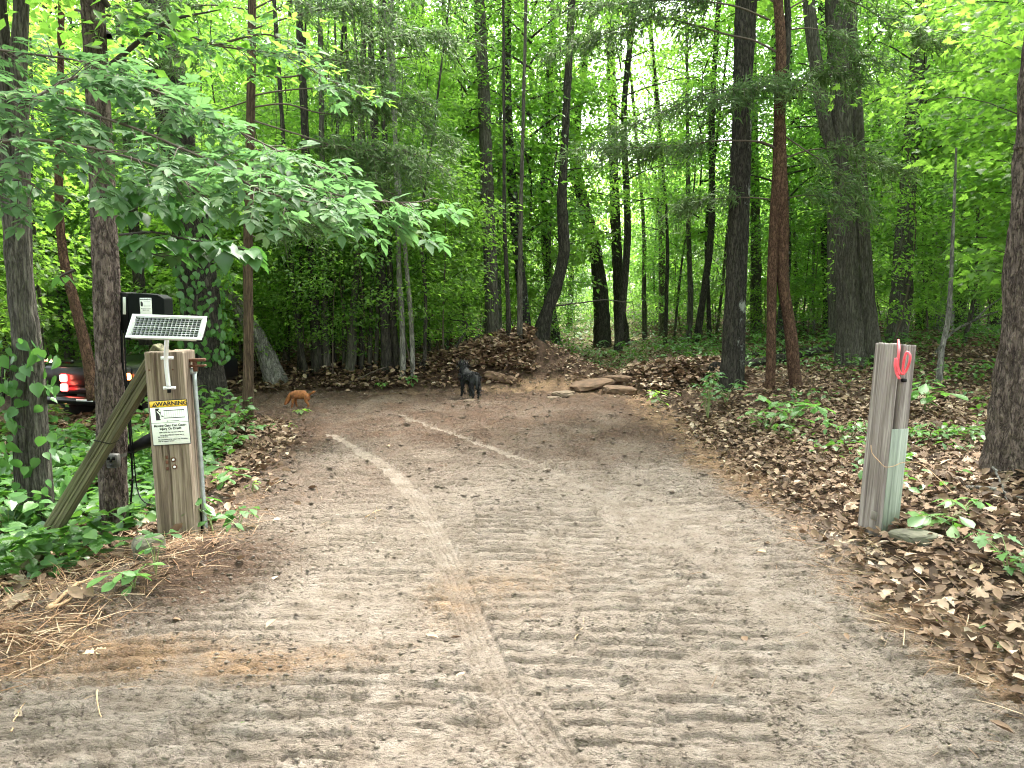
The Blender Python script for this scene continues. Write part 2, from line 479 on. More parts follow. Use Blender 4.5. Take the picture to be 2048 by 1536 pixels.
def groundmat():
    m, n, o = newmat('forest_road_soil'); t = NT(n)
    v = t.coords()
    n1 = t.noise(v, 0.9, 5, 0.6); n2 = t.noise(v, 7, 6, 0.65); n3 = t.noise(v, 55, 6, 0.7); n4 = t.noise(v, 260, 4, 0.7)
    dry = t.ramp(n2, [(0.3, (0.235, 0.184, 0.143)), (0.55, (0.355, 0.290, 0.240)), (0.75, (0.445, 0.378, 0.322))])
    moist_shade = t.ramp(n2, [(0.3, (0.062, 0.038, 0.027)), (0.7, (0.175, 0.113, 0.080))])
    clay = t.ramp(n2, [(0.3, (0.19, 0.115, 0.070)), (0.7, (0.39, 0.255, 0.155))])
    hum = t.ramp(n2, [(0.3, (0.030, 0.019, 0.013)), (0.7, (0.10, 0.060, 0.038))])
    def soft(a, lo, hi):
        x = t.math('ADD', a, t.math('MULTIPLY', t.math('SUBTRACT', n3, 0.5), 0.9))
        x = t.math('ADD', x, t.math('MULTIPLY', t.math('SUBTRACT', n2, 0.5), 0.6))
        r = t.node('ShaderNodeMapRange'); r.inputs[1].default_value = lo; r.inputs[2].default_value = hi; t.L(x, r.inputs[0]); return r.outputs[0]
    c = t.mix(soft(t.attr('moist_shade'), 0.25, 0.75), dry, moist_shade)
    c = t.mix(soft(t.attr('clay'), 0.3, 0.8), c, clay)
    c = t.mix(soft(t.attr('humus'), 0.35, 0.65), c, hum)
    c = t.mix(soft(t.attr('grass'), 0.35, 0.75), c, (0.20, 0.19, 0.095))
    c = t.mix(t.math('MULTIPLY', t.ramp(n4, [(0.35, 1.0), (0.5, 0.0)]), 0.45), c, (0.03, 0.022, 0.016))
    n5 = t.noise(t.coords((22, 58, 50)), 1.0, 6, 0.7, 0.8)
    c = t.mix(t.math('MULTIPLY', t.ramp(n5, [(0.38, 1.0), (0.44, 0.0)]), 0.5), c, (0.035, 0.026, 0.019))
    h = t.math('ADD', t.math('ADD', t.math('MULTIPLY', n3, 0.8), t.math('MULTIPLY', n5, 1.6)), t.math('MULTIPLY', n4, 0.4))
    t.L(t.bsdf(c, 0.95, 0, 0.15, t.bump(h, 1.0, 0.028)), o.inputs[0]); return m
M['ground'] = groundmat()

# ------------------------------------------------------------------ ground: one sheet, fine in front of the camera
def track_path(pts):
    Q = np.array([tuple(ground(*p)) for p in pts]); i = np.argsort(Q[:, 1]); return Q[i, 1], Q[i, 0]

TYRES = [(track_path([(660, 868), (760, 925), (830, 990), (870, 1060), (900, 1130), (935, 1220), (985, 1350), (1075, 1475), (1130, 1536)]), 0.068, 1.0),
         (track_path([(800, 832), (900, 868), (1000, 903), (1110, 942), (1210, 995), (1310, 1060), (1420, 1130), (1560, 1230)]), 0.062, 0.9),
         (track_path([(1500, 1200), (1700, 1300), (1900, 1420), (2040, 1500)]), 0.10, 0.55)]
LUGS = [(track_path([(690, 862), (715, 920), (740, 965), (700, 1080), (690, 1110), (640, 1200)]), 0.17, 0.9, 0.125),
        (track_path([(930, 840), (960, 920), (985, 980), (1000, 1060), (1015, 1130), (1060, 1230), (1120, 1330), (1230, 1470), (1300, 1536)]), 0.165, 1.0, 0.125),
        (track_path([(1030, 900), (1100, 960), (1150, 1040), (1185, 1120), (1200, 1200), (1270, 1300), (1420, 1420), (1500, 1536)]), 0.165, 1.0, 0.132),
        (track_path([(1180, 830), (1160, 860), (1190, 900), (1300, 960)]), 0.18, 0.8, 0.13),
        (track_path([(830, 835), (845, 870), (870, 910), (900, 960)]), 0.18, 0.8, 0.12),
        (track_path([(1500, 960), (1440, 900), (1300, 850), (1240, 825)]), 0.17, 0.7, 0.13),
        (track_path([(740, 830), (690, 850), (640, 880), (600, 930)]), 0.17, 0.6, 0.13),
        (track_path([(1300, 815), (1330, 850), (1400, 900), (1440, 960), (1460, 1040)]), 0.18, 0.8, 0.13),
        (track_path([(980, 812), (1000, 840), (1080, 880), (1180, 940), (1240, 1000)]), 0.18, 0.8, 0.13),
        (track_path([(700, 812), (640, 826), (580, 850)]), 0.18, 0.8, 0.13),
        (track_path([(1060, 825), (1060, 860), (1100, 900), (1230, 960), (1330, 1020)]), 0.18, 0.8, 0.125),
        (track_path([(1380, 1000), (1420, 1060), (1500, 1140), (1640, 1240)]), 0.18, 0.55, 0.13),
        (track_path([(860, 960), (880, 1010), (800, 1090), (760, 1200)]), 0.16, 0.7, 0.125),
        (track_path([(560, 1010), (540, 1060), (470, 1150), (380, 1230)]), 0.18, 0.5, 0.13),
        (track_path([(420, 1536), (520, 1380), (560, 1250), (640, 1120)]), 0.19, 0.6, 0.135),
        (track_path([(150, 1490), (300, 1400), (420, 1310)]), 0.17, 0.45, 0.13),
        (track_path([(1500, 1200), (1560, 1300), (1700, 1420), (1800, 1520)]), 0.19, 0.4, 0.14),
        (track_path([(780, 1536), (800, 1430), (850, 1330), (880, 1250)]), 0.17, 0.8, 0.15)]

def relief(x, y):
    o = road_out(x, y)
    inn = 1 - sstep(-0.25, 0.1, o)
    d = 0.028 * (fbm(x * 2.2, y * 2.2, 3) - 0.5)
    # crusty crumbs
    c1 = fbm(x * 16, y * 30, 4, 0.6)
    crack = np.abs(fbm(x * 11 + 5, y * 24 + 9, 3, 0.6) - 0.5)
    d = d + 0.034 * (c1 - 0.5) - 0.016 * np.exp(-(crack / 0.025) ** 2) + 0.010 * (noise2(x * 60, y * 80) - 0.5) * sstep(0.45, 0.62, fbm(x * 3, y * 3, 2))
    # scattered bars left by older passes
    wx = x + 0.25 * noise2(x * 0.8, y * 0.8); wy = y + 0.16 * noise2(x * 1.4 + 30, y * 1.1) + 0.05 * np.sin(x * 2.1)
    ph = np.sin(wy * 2 * math.pi / 0.115) + .3
    msk = sstep(0.30, 0.50, noise2(wx * 3.1 + 7, wy * 2.6 + 3))
    d = d + inn * msk * (0.015 + .024 * sstep(4, 7, y)) * np.clip(ph * 2.4, -1, 1)
    for (ty, tx), hw, st, sp in LUGS:
        xc = np.interp(y, ty, tx); k = np.gradient(tx, ty); kk = np.interp(y, ty, k)
        v = (x - xc) / np.sqrt(1 + kk * kk)
        m = (1 - sstep(hw * 0.86, hw * 1.08, np.abs(v) + 0.05 * (fbm(x * 7, y * 9, 2) - 0.5))) * sstep(ty[0] - .1, ty[0] + .1, y) * (1 - sstep(ty[-1] - .1, ty[-1] + .1, y))
        wv = (np.where(y > 5, y, 5 - (5 - y) * 1.6) + 0.13 * v * v / hw + 0.07 * v * np.sin(y * 3 + hw * 40) + 0.02 * (noise2(x * 6, y * 3) - 0.5) + 0.010 * (noise2(x * 22, y * 22) - 0.5)) / (sp * 1.45)
        s = np.abs((wv % 1.0) - 0.5) * 2
        worn = 0.35 + 0.65 * sstep(0.25, 0.55, noise2(x * 1.3 + 80, np.floor(wv) * 3.7 + 50))
        bar = sstep(0.34, 0.44, s + 0.10 * (noise2(x * 14, y * 30) - .5)) - 0.65
        d = d * (1 - 0.45 * m) + m * st * worn * ((0.030 + .050 * sstep(3.5, 7, y)) * bar)
        rim = np.exp(-((np.abs(v) - hw * 1.1) / 0.03) ** 2) * sstep(ty[0], ty[0] + .2, y) * (1 - sstep(ty[-1] - .2, ty[-1], y))
        d = d + rim * 0.012 * st * noise2(x * 9, y * 9)
    for (ty, tx), hw, st in TYRES:
        xc = np.interp(y, ty, tx); k = np.gradient(tx, ty); kk = np.interp(y, ty, k)
        v = (x - xc) / np.sqrt(1 + kk * kk); u = y * np.sqrt(1 + kk * kk)
        m = (1 - sstep(hw * 0.9, hw * 1.15, np.abs(v))) * sstep(ty[0] - .1, ty[0] + .1, y) * (1 - sstep(ty[-1] - .1, ty[-1] + .1, y))
        q = v / hw * 2.0
        g = np.exp(-((((q + 0.5) % 1.0) - 0.5 + 0.10 * np.sin(u * 2 * math.pi / 0.05)) / 0.13) ** 2)
        cut = np.exp(-(((((u + 0.02 * np.floor(q + .5)) / 0.045) % 1.0) - 0.5) / 0.14) ** 2)
        base = -0.006 + 0.002 * noise2(x * 12, y * 12)
        tr = base - 0.012 * g - 0.010 * cut
        mm = m * (0.45 + 0.55 * st) * (0.75 + 0.25 * sstep(.3, .5, noise2(x * 2, y * 4)))
        d = d * (1 - 0.9 * mm) + mm * tr * (0.5 + 0.5 * st)
    rough = 0.05 * (fbm(x * 6, y * 6, 4, 0.6) - 0.5)
    return d * (1 - sstep(0, .4, o)) + rough * sstep(0, .4, o)

def build_ground():
    ang = np.concatenate([np.linspace(-180, -38, 40)[:-1], np.linspace(-38, 38, 800), np.linspace(38, 180, 40)[1:-1]]) * math.pi / 180
    rr = np.concatenate([[0.25, 0.6, 1.0, 1.4], 1 / np.linspace(1 / 2.0, 1 / 14, 620), 14 * (1.045 ** np.arange(1, 64))])
    A, Rr = np.meshgrid(ang, rr)
    X, Y = np.sin(A) * Rr, np.cos(A) * Rr
    near = (Rr < 16.5)
    Z = H(X, Y) + np.where(near, relief(X, Y), 0) * (1 - sstep(12, 16, Rr))
    n, m = A.shape
    V = np.stack([X, Y, Z], -1).reshape(-1, 3)
    i = np.arange(n - 1)[:, None] * m; j = np.arange(m)[None, :]; j2 = (j + 1) % m
    F = np.stack([i + j, i + m + j, i + m + j2, i + j2], -1).reshape(-1, 4)
    V = np.vstack([V, [[0, 0, float(H(0, 0))]]])
    k = np.arange(m); F2 = np.stack([k, (k + 1) % m, np.full(m, n * m)], -1)
    x, y = V[:, 0], V[:, 1]
    o = road_out(x, y)
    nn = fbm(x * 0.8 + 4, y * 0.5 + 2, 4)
    moist_shade = sstep(2.8, 9.0, y + 1.8 * (nn - 0.5) - 0.05 * x) * 0.70 + 0.28 * sstep(-0.8, 0.0, o)  # darker up the road: moist soil plus canopy shade put into the colour
    moist_shade = np.maximum(moist_shade, 0.9 * np.exp(-(((x + 1.7) / .55) ** 2 + ((y - 4.0) / .9) ** 2)))
    moist_shade = np.maximum(moist_shade, 0.75 * np.exp(-(((x + 2.1) / .5) ** 2 + ((y - 3.3) / .35) ** 2)))
    moist_shade = moist_shade + 0.36 * (fbm(x * 2.5, y * 2.0 + 50, 3) - 0.5)
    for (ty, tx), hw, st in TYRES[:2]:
        v = np.abs(x - np.interp(y, ty, tx)); moist_shade = moist_shade - 0.42 * (.45 + .9 * fbm(x * 6, y * 6, 2)) * st * (1 - sstep(hw * .9, hw * 1.4, v)) * (y > ty[0]) * (y < ty[-1])
    blob = lambda cx, cy, sx, sy: np.exp(-(((x - cx) / sx) ** 2 + ((y - cy) / sy) ** 2))
    clay = 0.9 * blob(2.2, 3.3, .42, .55) + 0.75 * blob(2.0, 2.75, .28, .35) + 0.62 * blob(-1.75, 3.0, .75, .30) + 0.5 * blob(-1.0, 2.95, .6, .22) + 0.45 * np.exp(-((o + .05) / .32) ** 2) * sstep(2.2, 3, y) \
        + 0.8 * blob(2.05, 6.3, .5, .8) + 0.30 * blob(1.5, 11.6, 1.6, .8) + 0.25 * blob(0.6, 12.4, 1.2, .7) + 0.55 * blob(1.9, 9, .5, 2.0) + 0.42 * blob(-.35, 3.6, .35, 0.7) + .42 * blob(.15, 3.9, .4, .8)
    clay = clay * (0.25 + 1.1 * fbm(x * 3.1, y * 4.2 + 7, 4, .6))
    humus = sstep(-0.05, 0.35, o) * (1 - 0.5 * np.clip(blob(1.0, 12.6, .9, .8) + blob(2.2, 3.3, .45, .5), 0, 1))
    grass = sstep(13.5, 16, y) * np.exp(-((x - 2.6 - 0.05 * (y - 14)) / 1.6) ** 2) * 0.9 + sstep(22, 34, y) * 0.35
    me = mk('ground', V, F, M['ground'], True, dict(moist_shade=moist_shade, clay=clay, humus=humus, grass=grass), F2)
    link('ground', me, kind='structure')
build_ground()

# ------------------------------------------------------------------ scattering
LEAF2 = (np.array([[0, 0, 0], [.26, .42, .07], [0, 1, -.06], [-.26, .42, .07]]), np.array([[0, 1, 2], [0, 2, 3]]))
LEAF6 = (np.array([[0, 0, 0], [.22, .2, .05], [.30, .5, .055], [0, 1, -.12], [-.30, .5, .055], [-.22, .2, .05], [0, .42, 0]]),
         np.array([[6, 0, 1], [6, 1, 2], [6, 2, 3], [6, 3, 4], [6, 4, 5], [6, 5, 0]]))
def lobed(out, zc=0.0, curl=0.12):
    P = np.array(out); P3 = np.column_stack([P, curl * np.abs(P[:, 0]) * 1.2 - curl * P[:, 1] ** 2])
    V = np.vstack([P3, [0, .5, zc]]); n = len(P)
    return V, np.array([[n, i, (i + 1) % n] for i in range(n)])
_oak = [(0, 0), (.08, .14), (.26, .20), (.16, .32), (.36, .44), (.17, .52), (.33, .68), (.13, .74), (.14, .90), (0, 1)]
OAK = lobed(_oak + [(-a, b) for a, b in _oak[::-1][1:-1]], 0.05, 0.25)
_map = [(0, 0), (.10, .12), (.42, .08), (.28, .28), (.52, .48), (.24, .50), (.22, .70), (0, 1)]
MAPLE = lobed(_map + [(-a, b) for a, b in _map[::-1][1:-1]], 0.0, 0.12)
CURLED = (np.array([[0, 0, 0], [.25, .3, .20], [.22, .7, .24], [0, 1, .10], [-.25, .7, .12], [-.28, .3, .16], [0, .5, 0]]),
          np.array([[6, 0, 1], [6, 1, 2], [6, 2, 3], [6, 3, 4], [6, 4, 5], [6, 5, 0]]))
HEART = (np.array([[0, 0, 0], [.18, -.08, .03], [.40, .10, .07], [.42, .38, .07], [.22, .72, .02], [0, 1.0, -.12], [-.22, .72, .02], [-.42, .38, .07], [-.40, .10, .07], [-.18, -.08, .03], [0, .4, -.01]]),
         np.array([[10, i, i + 1] for i in range(9)] + [[10, 9, 0]]))

def scatter(T, pos, az, pitch, roll, size, rng=R):
    """copies of a leaf template: az = direction of the leaf axis, pitch above the horizon, roll about the axis"""
    TV, TF = T; n = len(pos); k = len(TV)
    az, pitch, roll, size = [np.broadcast_to(np.asarray(q, float), (n,)) for q in (az, pitch, roll, size)]
    d = np.stack([np.cos(az) * np.cos(pitch), np.sin(az) * np.cos(pitch), np.sin(pitch)], -1)
    s0 = np.stack([np.sin(az), -np.cos(az), 0 * az], -1)
    u0 = np.cross(s0, d)
    s = s0 * np.cos(roll)[:, None] + u0 * np.sin(roll)[:, None]
    u = -s0 * np.sin(roll)[:, None] + u0 * np.cos(roll)[:, None]
    V = pos[:, None, :] + size[:, None, None] * (TV[None, :, 0:1] * s[:, None] + TV[None, :, 1:2] * d[:, None] + TV[None, :, 2:3] * u[:, None])
    F = (np.arange(n) * k)[:, None, None] + TF[None]
    return V.reshape(-1, 3), F.reshape(-1, TF.shape[1]), np.repeat(rng.random(n), k)

class LS:
    """leaf soup"""
    def __init__(s): s.V, s.F, s.A, s.n = [], [], [], 0
    def add(s, VFA):
        V, F, A = VFA
        s.V.append(V); s.F.append(F + s.n); s.A.append(A); s.n += len(V)
    def mesh(s, name, mat): return mk(name, np.concatenate(s.V), np.concatenate(s.F), mat, False, dict(rnd=np.concatenate(s.A)))

# dead leaf litter
def pick(n, x0, x1, y0, y1, pw=1.0):
    x = R.uniform(x0, x1, n); y = y0 + (y1 - y0) * R.random(n) ** pw
    return x, y
def litter():
    for nm, parts in (('leaf_litter', 0),):
        L = LS()
        def put(T, x, y, s0, s1, lift=0.02, thr=0.12, keep=1.0):
            o = road_out(x, y); z = H(x, y)
            k = (o + 0.45 * (fbm(x * 2.2, y * 2.2, 3) - 0.5) > thr - .55 + .55 * R.random(len(x)) ** .35) & (R.random(len(x)) < keep)
            x, y, z = x[k], y[k], z[k]; n = len(x)
            L.add(scatter(T, np.stack([x, y, z + R.random(n) * lift + 0.012], -1), R.uniform(0, 6.28, n), R.normal(0.03, 0.30, n), R.normal(0, 0.40, n), R.uniform(s0, s1, n)))
        x, y = pick(19000, 1.8, 7, 2.4, 9); put(CURLED, x, y, .025, .085, .05)
        x, y = pick(3200, 1.8, 6.5, 2.4, 9); put(OAK, x, y, .06, .12, .06)
        x, y = pick(15000, 1.7, 11, 8, 18); put(CURLED, x, y, .05, .10, .05)
        x, y = pick(3500, -3.4, -1.9, 4.6, 9); put(CURLED, x, y, .05, .10, .05)
        x, y = pick(1800, -6.5, -1.9, 2.4, 6); put(CURLED, x, y, .05, .10, .04, .15)
        x, y = pick(7000, -9, -2.2, 7, 11); put(LEAF2, x, y, .07, .13, .05)
        x, y = pick(9000, -8, 0.15, 11.9, 15); put(CURLED, x, y, .07, .13, .10, -0.1)
        x, y = pick(5000, -1.4, 0.38, 12.3, 14.3); put(CURLED, x, y, .07, .14, .12)
        x, y = pick(1500, 2.0, 3.6, 11.4, 12.9); put(CURLED, x, y, .07, .14, .14)
        x, y = pick(2600, 0.6, 2.5, 12.1, 14.5); put(CURLED, x, y, .05, .1, .04, .1, .5)
        x, y = pick(16000, -16, 18, 14, 32); put(LEAF2, x, y, .09, .16, .05)
        # stray leaves on the worked dirt edges
        x, y = pick(420, -2.4, 2.4, 2.4, 12); o = road_out(x, y); k = (o > -0.55) & (o < .1)
        x, y = x[k], y[k]; n = len(x)
        L.add(scatter(CURLED, np.stack([x, y, H(x, y) + .012], -1), R.uniform(0, 6.28, n), R.normal(0, .2, n), R.normal(0, .3, n), R.uniform(.04, .09, n)))
        link('leaf_litter', L.mesh('leaf_litter', M['dead']), kind='stuff')
litter()

def straws():
    L = LS()
    T = (np.array([[-.012, 0, 0], [.012, 0, 0], [.02, .5, .05], [.03, 1, 0], [.0, .5, .055]]), np.array([[0, 1, 4], [1, 2, 4], [4, 2, 3]]))
    def put(x, y, s0, s1, lift=.01):
        n = len(x); L.add(scatter(T, np.stack([x, y, H(x, y) + .008 + R.random(n) * lift], -1), R.uniform(0, 6.28, n), R.normal(0, .15, n), R.normal(0, .5, n), R.uniform(s0, s1, n)))
    x, y = pick(2600, -2.6, 2.6, 2.3, 9); o = road_out(x, y); k = R.random(len(x)) < np.clip(1.1 + o * 1.1, 0.03, 1); put(x[k], y[k], .04, .14)
    x, y = pick(4200, 1.6, 4.5, 2.4, 7); k = road_out(x, y) > -.3; put(x[k], y[k], .06, .2, .03)
    x, y = pick(3200, -3.2, -1.5, 2.6, 5.2); k = road_out(x, y) > -.35; put(x[k], y[k], .06, .22, .03)
    n = 420; x = R.normal(-2.2, .14, n); y = R.normal(3.06, .05, n); put(x, y, .08, .22, .04)
    n = 300; x = R.normal(-2.02, .10, n); y = R.normal(4.25, .10, n); put(x, y, .06, .16, .05)
    link('straw_and_fine_twigs', L.mesh('straw_and_fine_twigs', M['straw']), kind='stuff')
straws()

def clods():
    O = np.array([[1, 0, 0], [-1, 0, 0], [0, 1, 0], [0, -1, 0], [0, 0, 1], [0, 0, -1.]])
    Fo = np.array([[4, 0, 2], [4, 2, 1], [4, 1, 3], [4, 3, 0], [5, 2, 0], [5, 1, 2], [5, 3, 1], [5, 0, 3]])
    n = 36000; n2 = 8000
    x = np.concatenate([R.uniform(-2.7, 2.8, n), R.uniform(-4.5, 2.6, n2)]); y = np.concatenate([1 / R.uniform(1 / 10., 1 / 2.1, n), R.uniform(5.2, 12.2, n2)]); big = np.arange(n + n2) >= n; n += n2
    o = road_out(x, y)
    pr = 0.30 + 0.7 * sstep(-.7, 0, o) + 0.6 * sstep(.5, .62, fbm(x * 3, y * 3, 2)) + (np.hypot(x + 1.7, y - 4.1) < .75) * 1
    k = (R.random(n) < pr * .8) & (o < .25)
    for (ty, tx), hw, st in TYRES[:2]: k &= np.abs(x - np.interp(y, ty, tx)) > hw * 1.5
    x, y, big = x[k], y[k], big[k]; n = len(x)
    s = np.where(big, .006 + .015 * R.random(n) ** 3, 0.0028 + 0.007 * R.random(n) ** 4)
    V = O[None] * (1 + .5 * (R.random((n, 6, 1)) - .5)) * s[:, None, None] * np.array([1.6, .9, .7]) + R.normal(0, .15, (n, 6, 3)) * s[:, None, None]
    V = V + np.stack([x, y, H(x, y) + relief(x, y) + s * .3], -1)[:, None]
    F = (np.arange(n) * 6)[:, None, None] + Fo
    yy = y[:, None] + 0 * V[..., 0]
    moist_shade = (sstep(3.2, 6.6, yy) * .6 + .1 * R.random(n)[:, None] - .15).ravel()  # crumbs follow the road's darkening, part moisture, part painted canopy shade
    me = mk('soil_crumbs', V.reshape(-1, 3), F.reshape(-1, 3), M['ground'], False, dict(moist_shade=moist_shade, clay=0 * moist_shade, humus=0 * moist_shade, grass=0 * moist_shade))
    link('soil_crumbs', me, kind='stuff')
clods()

# ------------------------------------------------------------------ trees
def barkdisp(amp, fu=3.0, fv=5.0, seed=0.0):
    def f(a, l, r):
        u = a / (2 * math.pi) * fu * 4
        per = np.cos(a) * fu + 20 + seed; per2 = np.sin(a) * fu + 40 + seed
        n1 = np.abs(noise2(per * 2 + l * .3, per2 * 2 + l * fv) - .5)
        n2 = fbm(per * 1.2, l * .8 + per2, 2)
        n3 = noise2(per * 5 + 3, per2 * 5 + l * fv * 1.6)
        return amp * (n1 * 1.6 + n2 * .9 + n3 * .8 - 1.15)
    return f

def trunk_mesh(name, pts, mat, near=True, seg=None, top=None, amp=None, flare=1.0, fv=5.0):
    """pts rows: x y z radius in world space"""
    Q = spline(np.array(pts, float), (0.045 if pts[0][1] < 7 else .09) if near else 0.35)
    r = np.maximum(Q[:, 3], .004)
    if flare: # widening at the foot
        h = Q[:, 2] - Q[0, 2]
        r = r * (1 + 0.45 * flare * np.exp(-h / (2.2 * r[0] + .02)))
    seg = seg or (56 if near else 9)
    amp = amp if amp is not None else float(r[0]) * .15
    V, F, F2 = tube(Q[:, :3], r, seg, True, barkdisp(amp, 3.0, fv, pts[0][0]) if near or amp else None)
    return V, F, F2

def px_trunk(rows, Y=None, extend=None, fat=1.0):
    """rows: (px, py, width px) from the base up; depth from the ground at the base"""
    b = ground(rows[0][0], rows[0][1]) if Y is None else at(rows[0][0], rows[0][1], Y)
    Yb = b.y
    out = []
    for i, (px, py, wd) in enumerate(rows):
        p = at(px, py, Yb)
        if i == 0 and Y is None: p = b
        sc = ((p - Vector((0, 0, CAM_H))).dot(Vector((0, math.cos(PITCH), -math.sin(PITCH))))) / FPX
        out.append([p.x, p.y, p.z, wd * .5 * sc * fat])
    out[0][2] = float(H(out[0][0], out[0][1])) - .12 if Y is None else out[0][2]
    if extend:
        a, c = np.array(out[-1]), np.array(out[-2]); dr = (a - c)[:3]; dr /= np.linalg.norm(dr)
        L = extend - a[2]
        if L > 0.3: out.append([*(a[:3] + dr * L * .6 / max(dr[2], .5)), a[3] * .8]); out.append([*(a[:3] + dr * L / max(dr[2], .5)), a[3] * .45])
    return out

def add_trunk(parent, rows, mat, name='trunk', **k):
    V, F, F2 = trunk_mesh(name, rows, mat, **k)
    return link(name, mk(name, V - np.array(parent.location), F, M[mat], True, None, F2), parent)

def crown_arrays(rng, zb, zt, Rm, nb, npb, size, T=LEAF2, trunk_r=.1, flat=.16, droop=-.35, prof=None, lean=(0, 0), inner=.15):
    """foliage in tiers along limbs; returns leaf soup and limb builder, local coordinates"""
    L = LS(); W = MB(); npb0 = npb
    for b in range(nb):
        t = (b + rng.random()) / nb
        npb = npb0 * (1 - .75 * sstep(9.5, 12.5, zb + (zt - zb) * t))
        z0 = zb + (zt - zb) * t
        pr = prof(t) if prof else (math.sin(math.pi * (0.12 + 0.80 * t)) ** .7)
        ln = Rm * pr * rng.uniform(.55, 1.1)
        az = b * 2.399 + rng.normal(0, .5)
        d = np.array([math.cos(az), math.sin(az), 0])
        rise = rng.uniform(.1, .55) * ln
        c0 = np.array([lean[0] * z0, lean[1] * z0, z0])
        P = np.array([c0, c0 + d * ln * .5 + [0, 0, rise * .7], c0 + d * ln + [0, 0, rise * .8]])
        Q = spline(P, ln / 6)
        W.tube(Q, np.linspace(max(.006, trunk_r * .28 * (1 - t * .6)), .004, len(Q)), 4, False)
        n = int(npb * rng.uniform(.6, 1.3) * (0.4 + pr))
        ncl = max(4, int(ln * 5))                      # clumps of leaves on twigs
        tt = rng.uniform(inner, 1.05, ncl); side = rng.normal(0, .22 * ln + .1, ncl)
        C = c0 + d * (tt * ln)[:, None] + np.array([-d[1], d[0], 0]) * side[:, None] + np.array([0, 0, 1]) * (rise * np.sin(tt * 1.6) * .8 + rng.normal(0, flat * .5 * (ln * .4 + .3), ncl))[:, None]
        ci = rng.integers(0, ncl, n)
        cs = (.12 + .10 * ln) 
        pos = C[ci] + rng.normal(0, 1, (n, 3)) * np.array([cs, cs, cs * flat * 2.6])
        a2 = np.arctan2(pos[:, 1], pos[:, 0]) + rng.normal(0, 1.0, n)
        L.add(scatter(T, pos, a2, rng.normal(droop, .35, n), rng.normal(0, .45, n), rng.uniform(.7, 1.25, n) * size, rng))
    return L, W

def pole_trunk(rng, h, r0, wob=.25):
    z = np.linspace(0, h, 7)
    x = np.cumsum(rng.normal(0, wob * h / 40, 7)); y = np.cumsum(rng.normal(0, wob * h / 40, 7)); x[0] = y[0] = 0
    r = r0 * (1 - z / h * .75)
    return np.stack([x, y, z - .15, r], -1)

PROTO = {}
def proto(kind, seed, h, r0, zb, Rm, nb, npb, size, leaf, bark, wob=.3, T=LEAF2, **k):
    rng = np.random.default_rng(seed)
    V, F, F2 = trunk_mesh('trunk', pole_trunk(rng, h, r0, wob), bark, near=False, seg=9, amp=r0 * .12, flare=.6)
    tm = mk('trunk', V, F, M[bark], True, None, F2)
    L, W = crown_arrays(rng, zb, h * .98, Rm, nb, npb, size, T, r0, **k)
    cm = L.mesh('crown', M[leaf]); wm = W.mesh('limbs', M['twig_dark'])
    PROTO.setdefault(kind, []).append((tm, cm, wm))

for s in range(5): proto('tall', 100 + s, 15 + s, .10 + .015 * (s % 3), 1.6 + .4 * s, 2.5, 56, 200, .125, ('leaf_wood', 'leaf_lime')[s % 2], ('bark_dark', 'bark_grey', 'bark_lichen')[s % 3])
for s in range(4): proto('mid', 200 + s, 7 + s, .045, .9, 2.0, 38, 190, .115, ('leaf_lime', 'leaf_wood')[s % 2], ('bark_dark', 'bark_grey')[s % 2], .5)
for s in range(4): proto('sapling', 300 + s, 3.8 + .7 * s, .020, .5, 1.3, 24, 120, .095, ('leaf_lime', 'leaf_wood', 'leaf_lime', 'leaf_cover')[s], 'twig', .6)
for s in range(3): proto('shrub', 400 + s, 1.5 + .3 * s, .014, .15, .8, 14, 80, .075, ('leaf_lime', 'leaf_cover', 'leaf_wood')[s], 'twig', .8)
for s in range(3): proto('thin', 500 + s, 12 + s, .045, 3.0, 1.6, 28, 120, .11, ('leaf_wood', 'leaf_lime', 'leaf_wood')[s], ('bark_grey', 'bark_dark', 'bark_pale')[s], .35)

for s in range(3): proto('maple', 600 + s, 6.5 + s, .045, 1.3, 2.1, 26, 110, .13, ('leaf_wood', 'leaf_lime', 'leaf_lime')[s], 'bark_grey', .4, MAPLE, droop=-.3, flat=.12)
KIND = dict(maple=('maple_tree', 'young maple with tiers of broad lobed leaves beside the road', 'tree', 'young maples near the road'),
    tall=('woodland_tree', 'tall forest tree with bare lower trunk in the woods beyond the road', 'tree', 'tall trees in the woods'),
    mid=('young_tree', 'young leafy tree with branches from low down in the woods', 'tree', 'young leafy trees in the woods'),
    sapling=('sapling', 'thin green sapling standing among the forest trunks', 'sapling', 'saplings among the trunks'),
    shrub=('shrub', 'low leafy shrub on the forest floor under the trees', 'shrub', 'shrubs on the forest floor'),
    thin=('slender_tree', 'slender pole-like tree with bare stem among the forest trunks', 'tree', 'slender pole trees in the woods'))

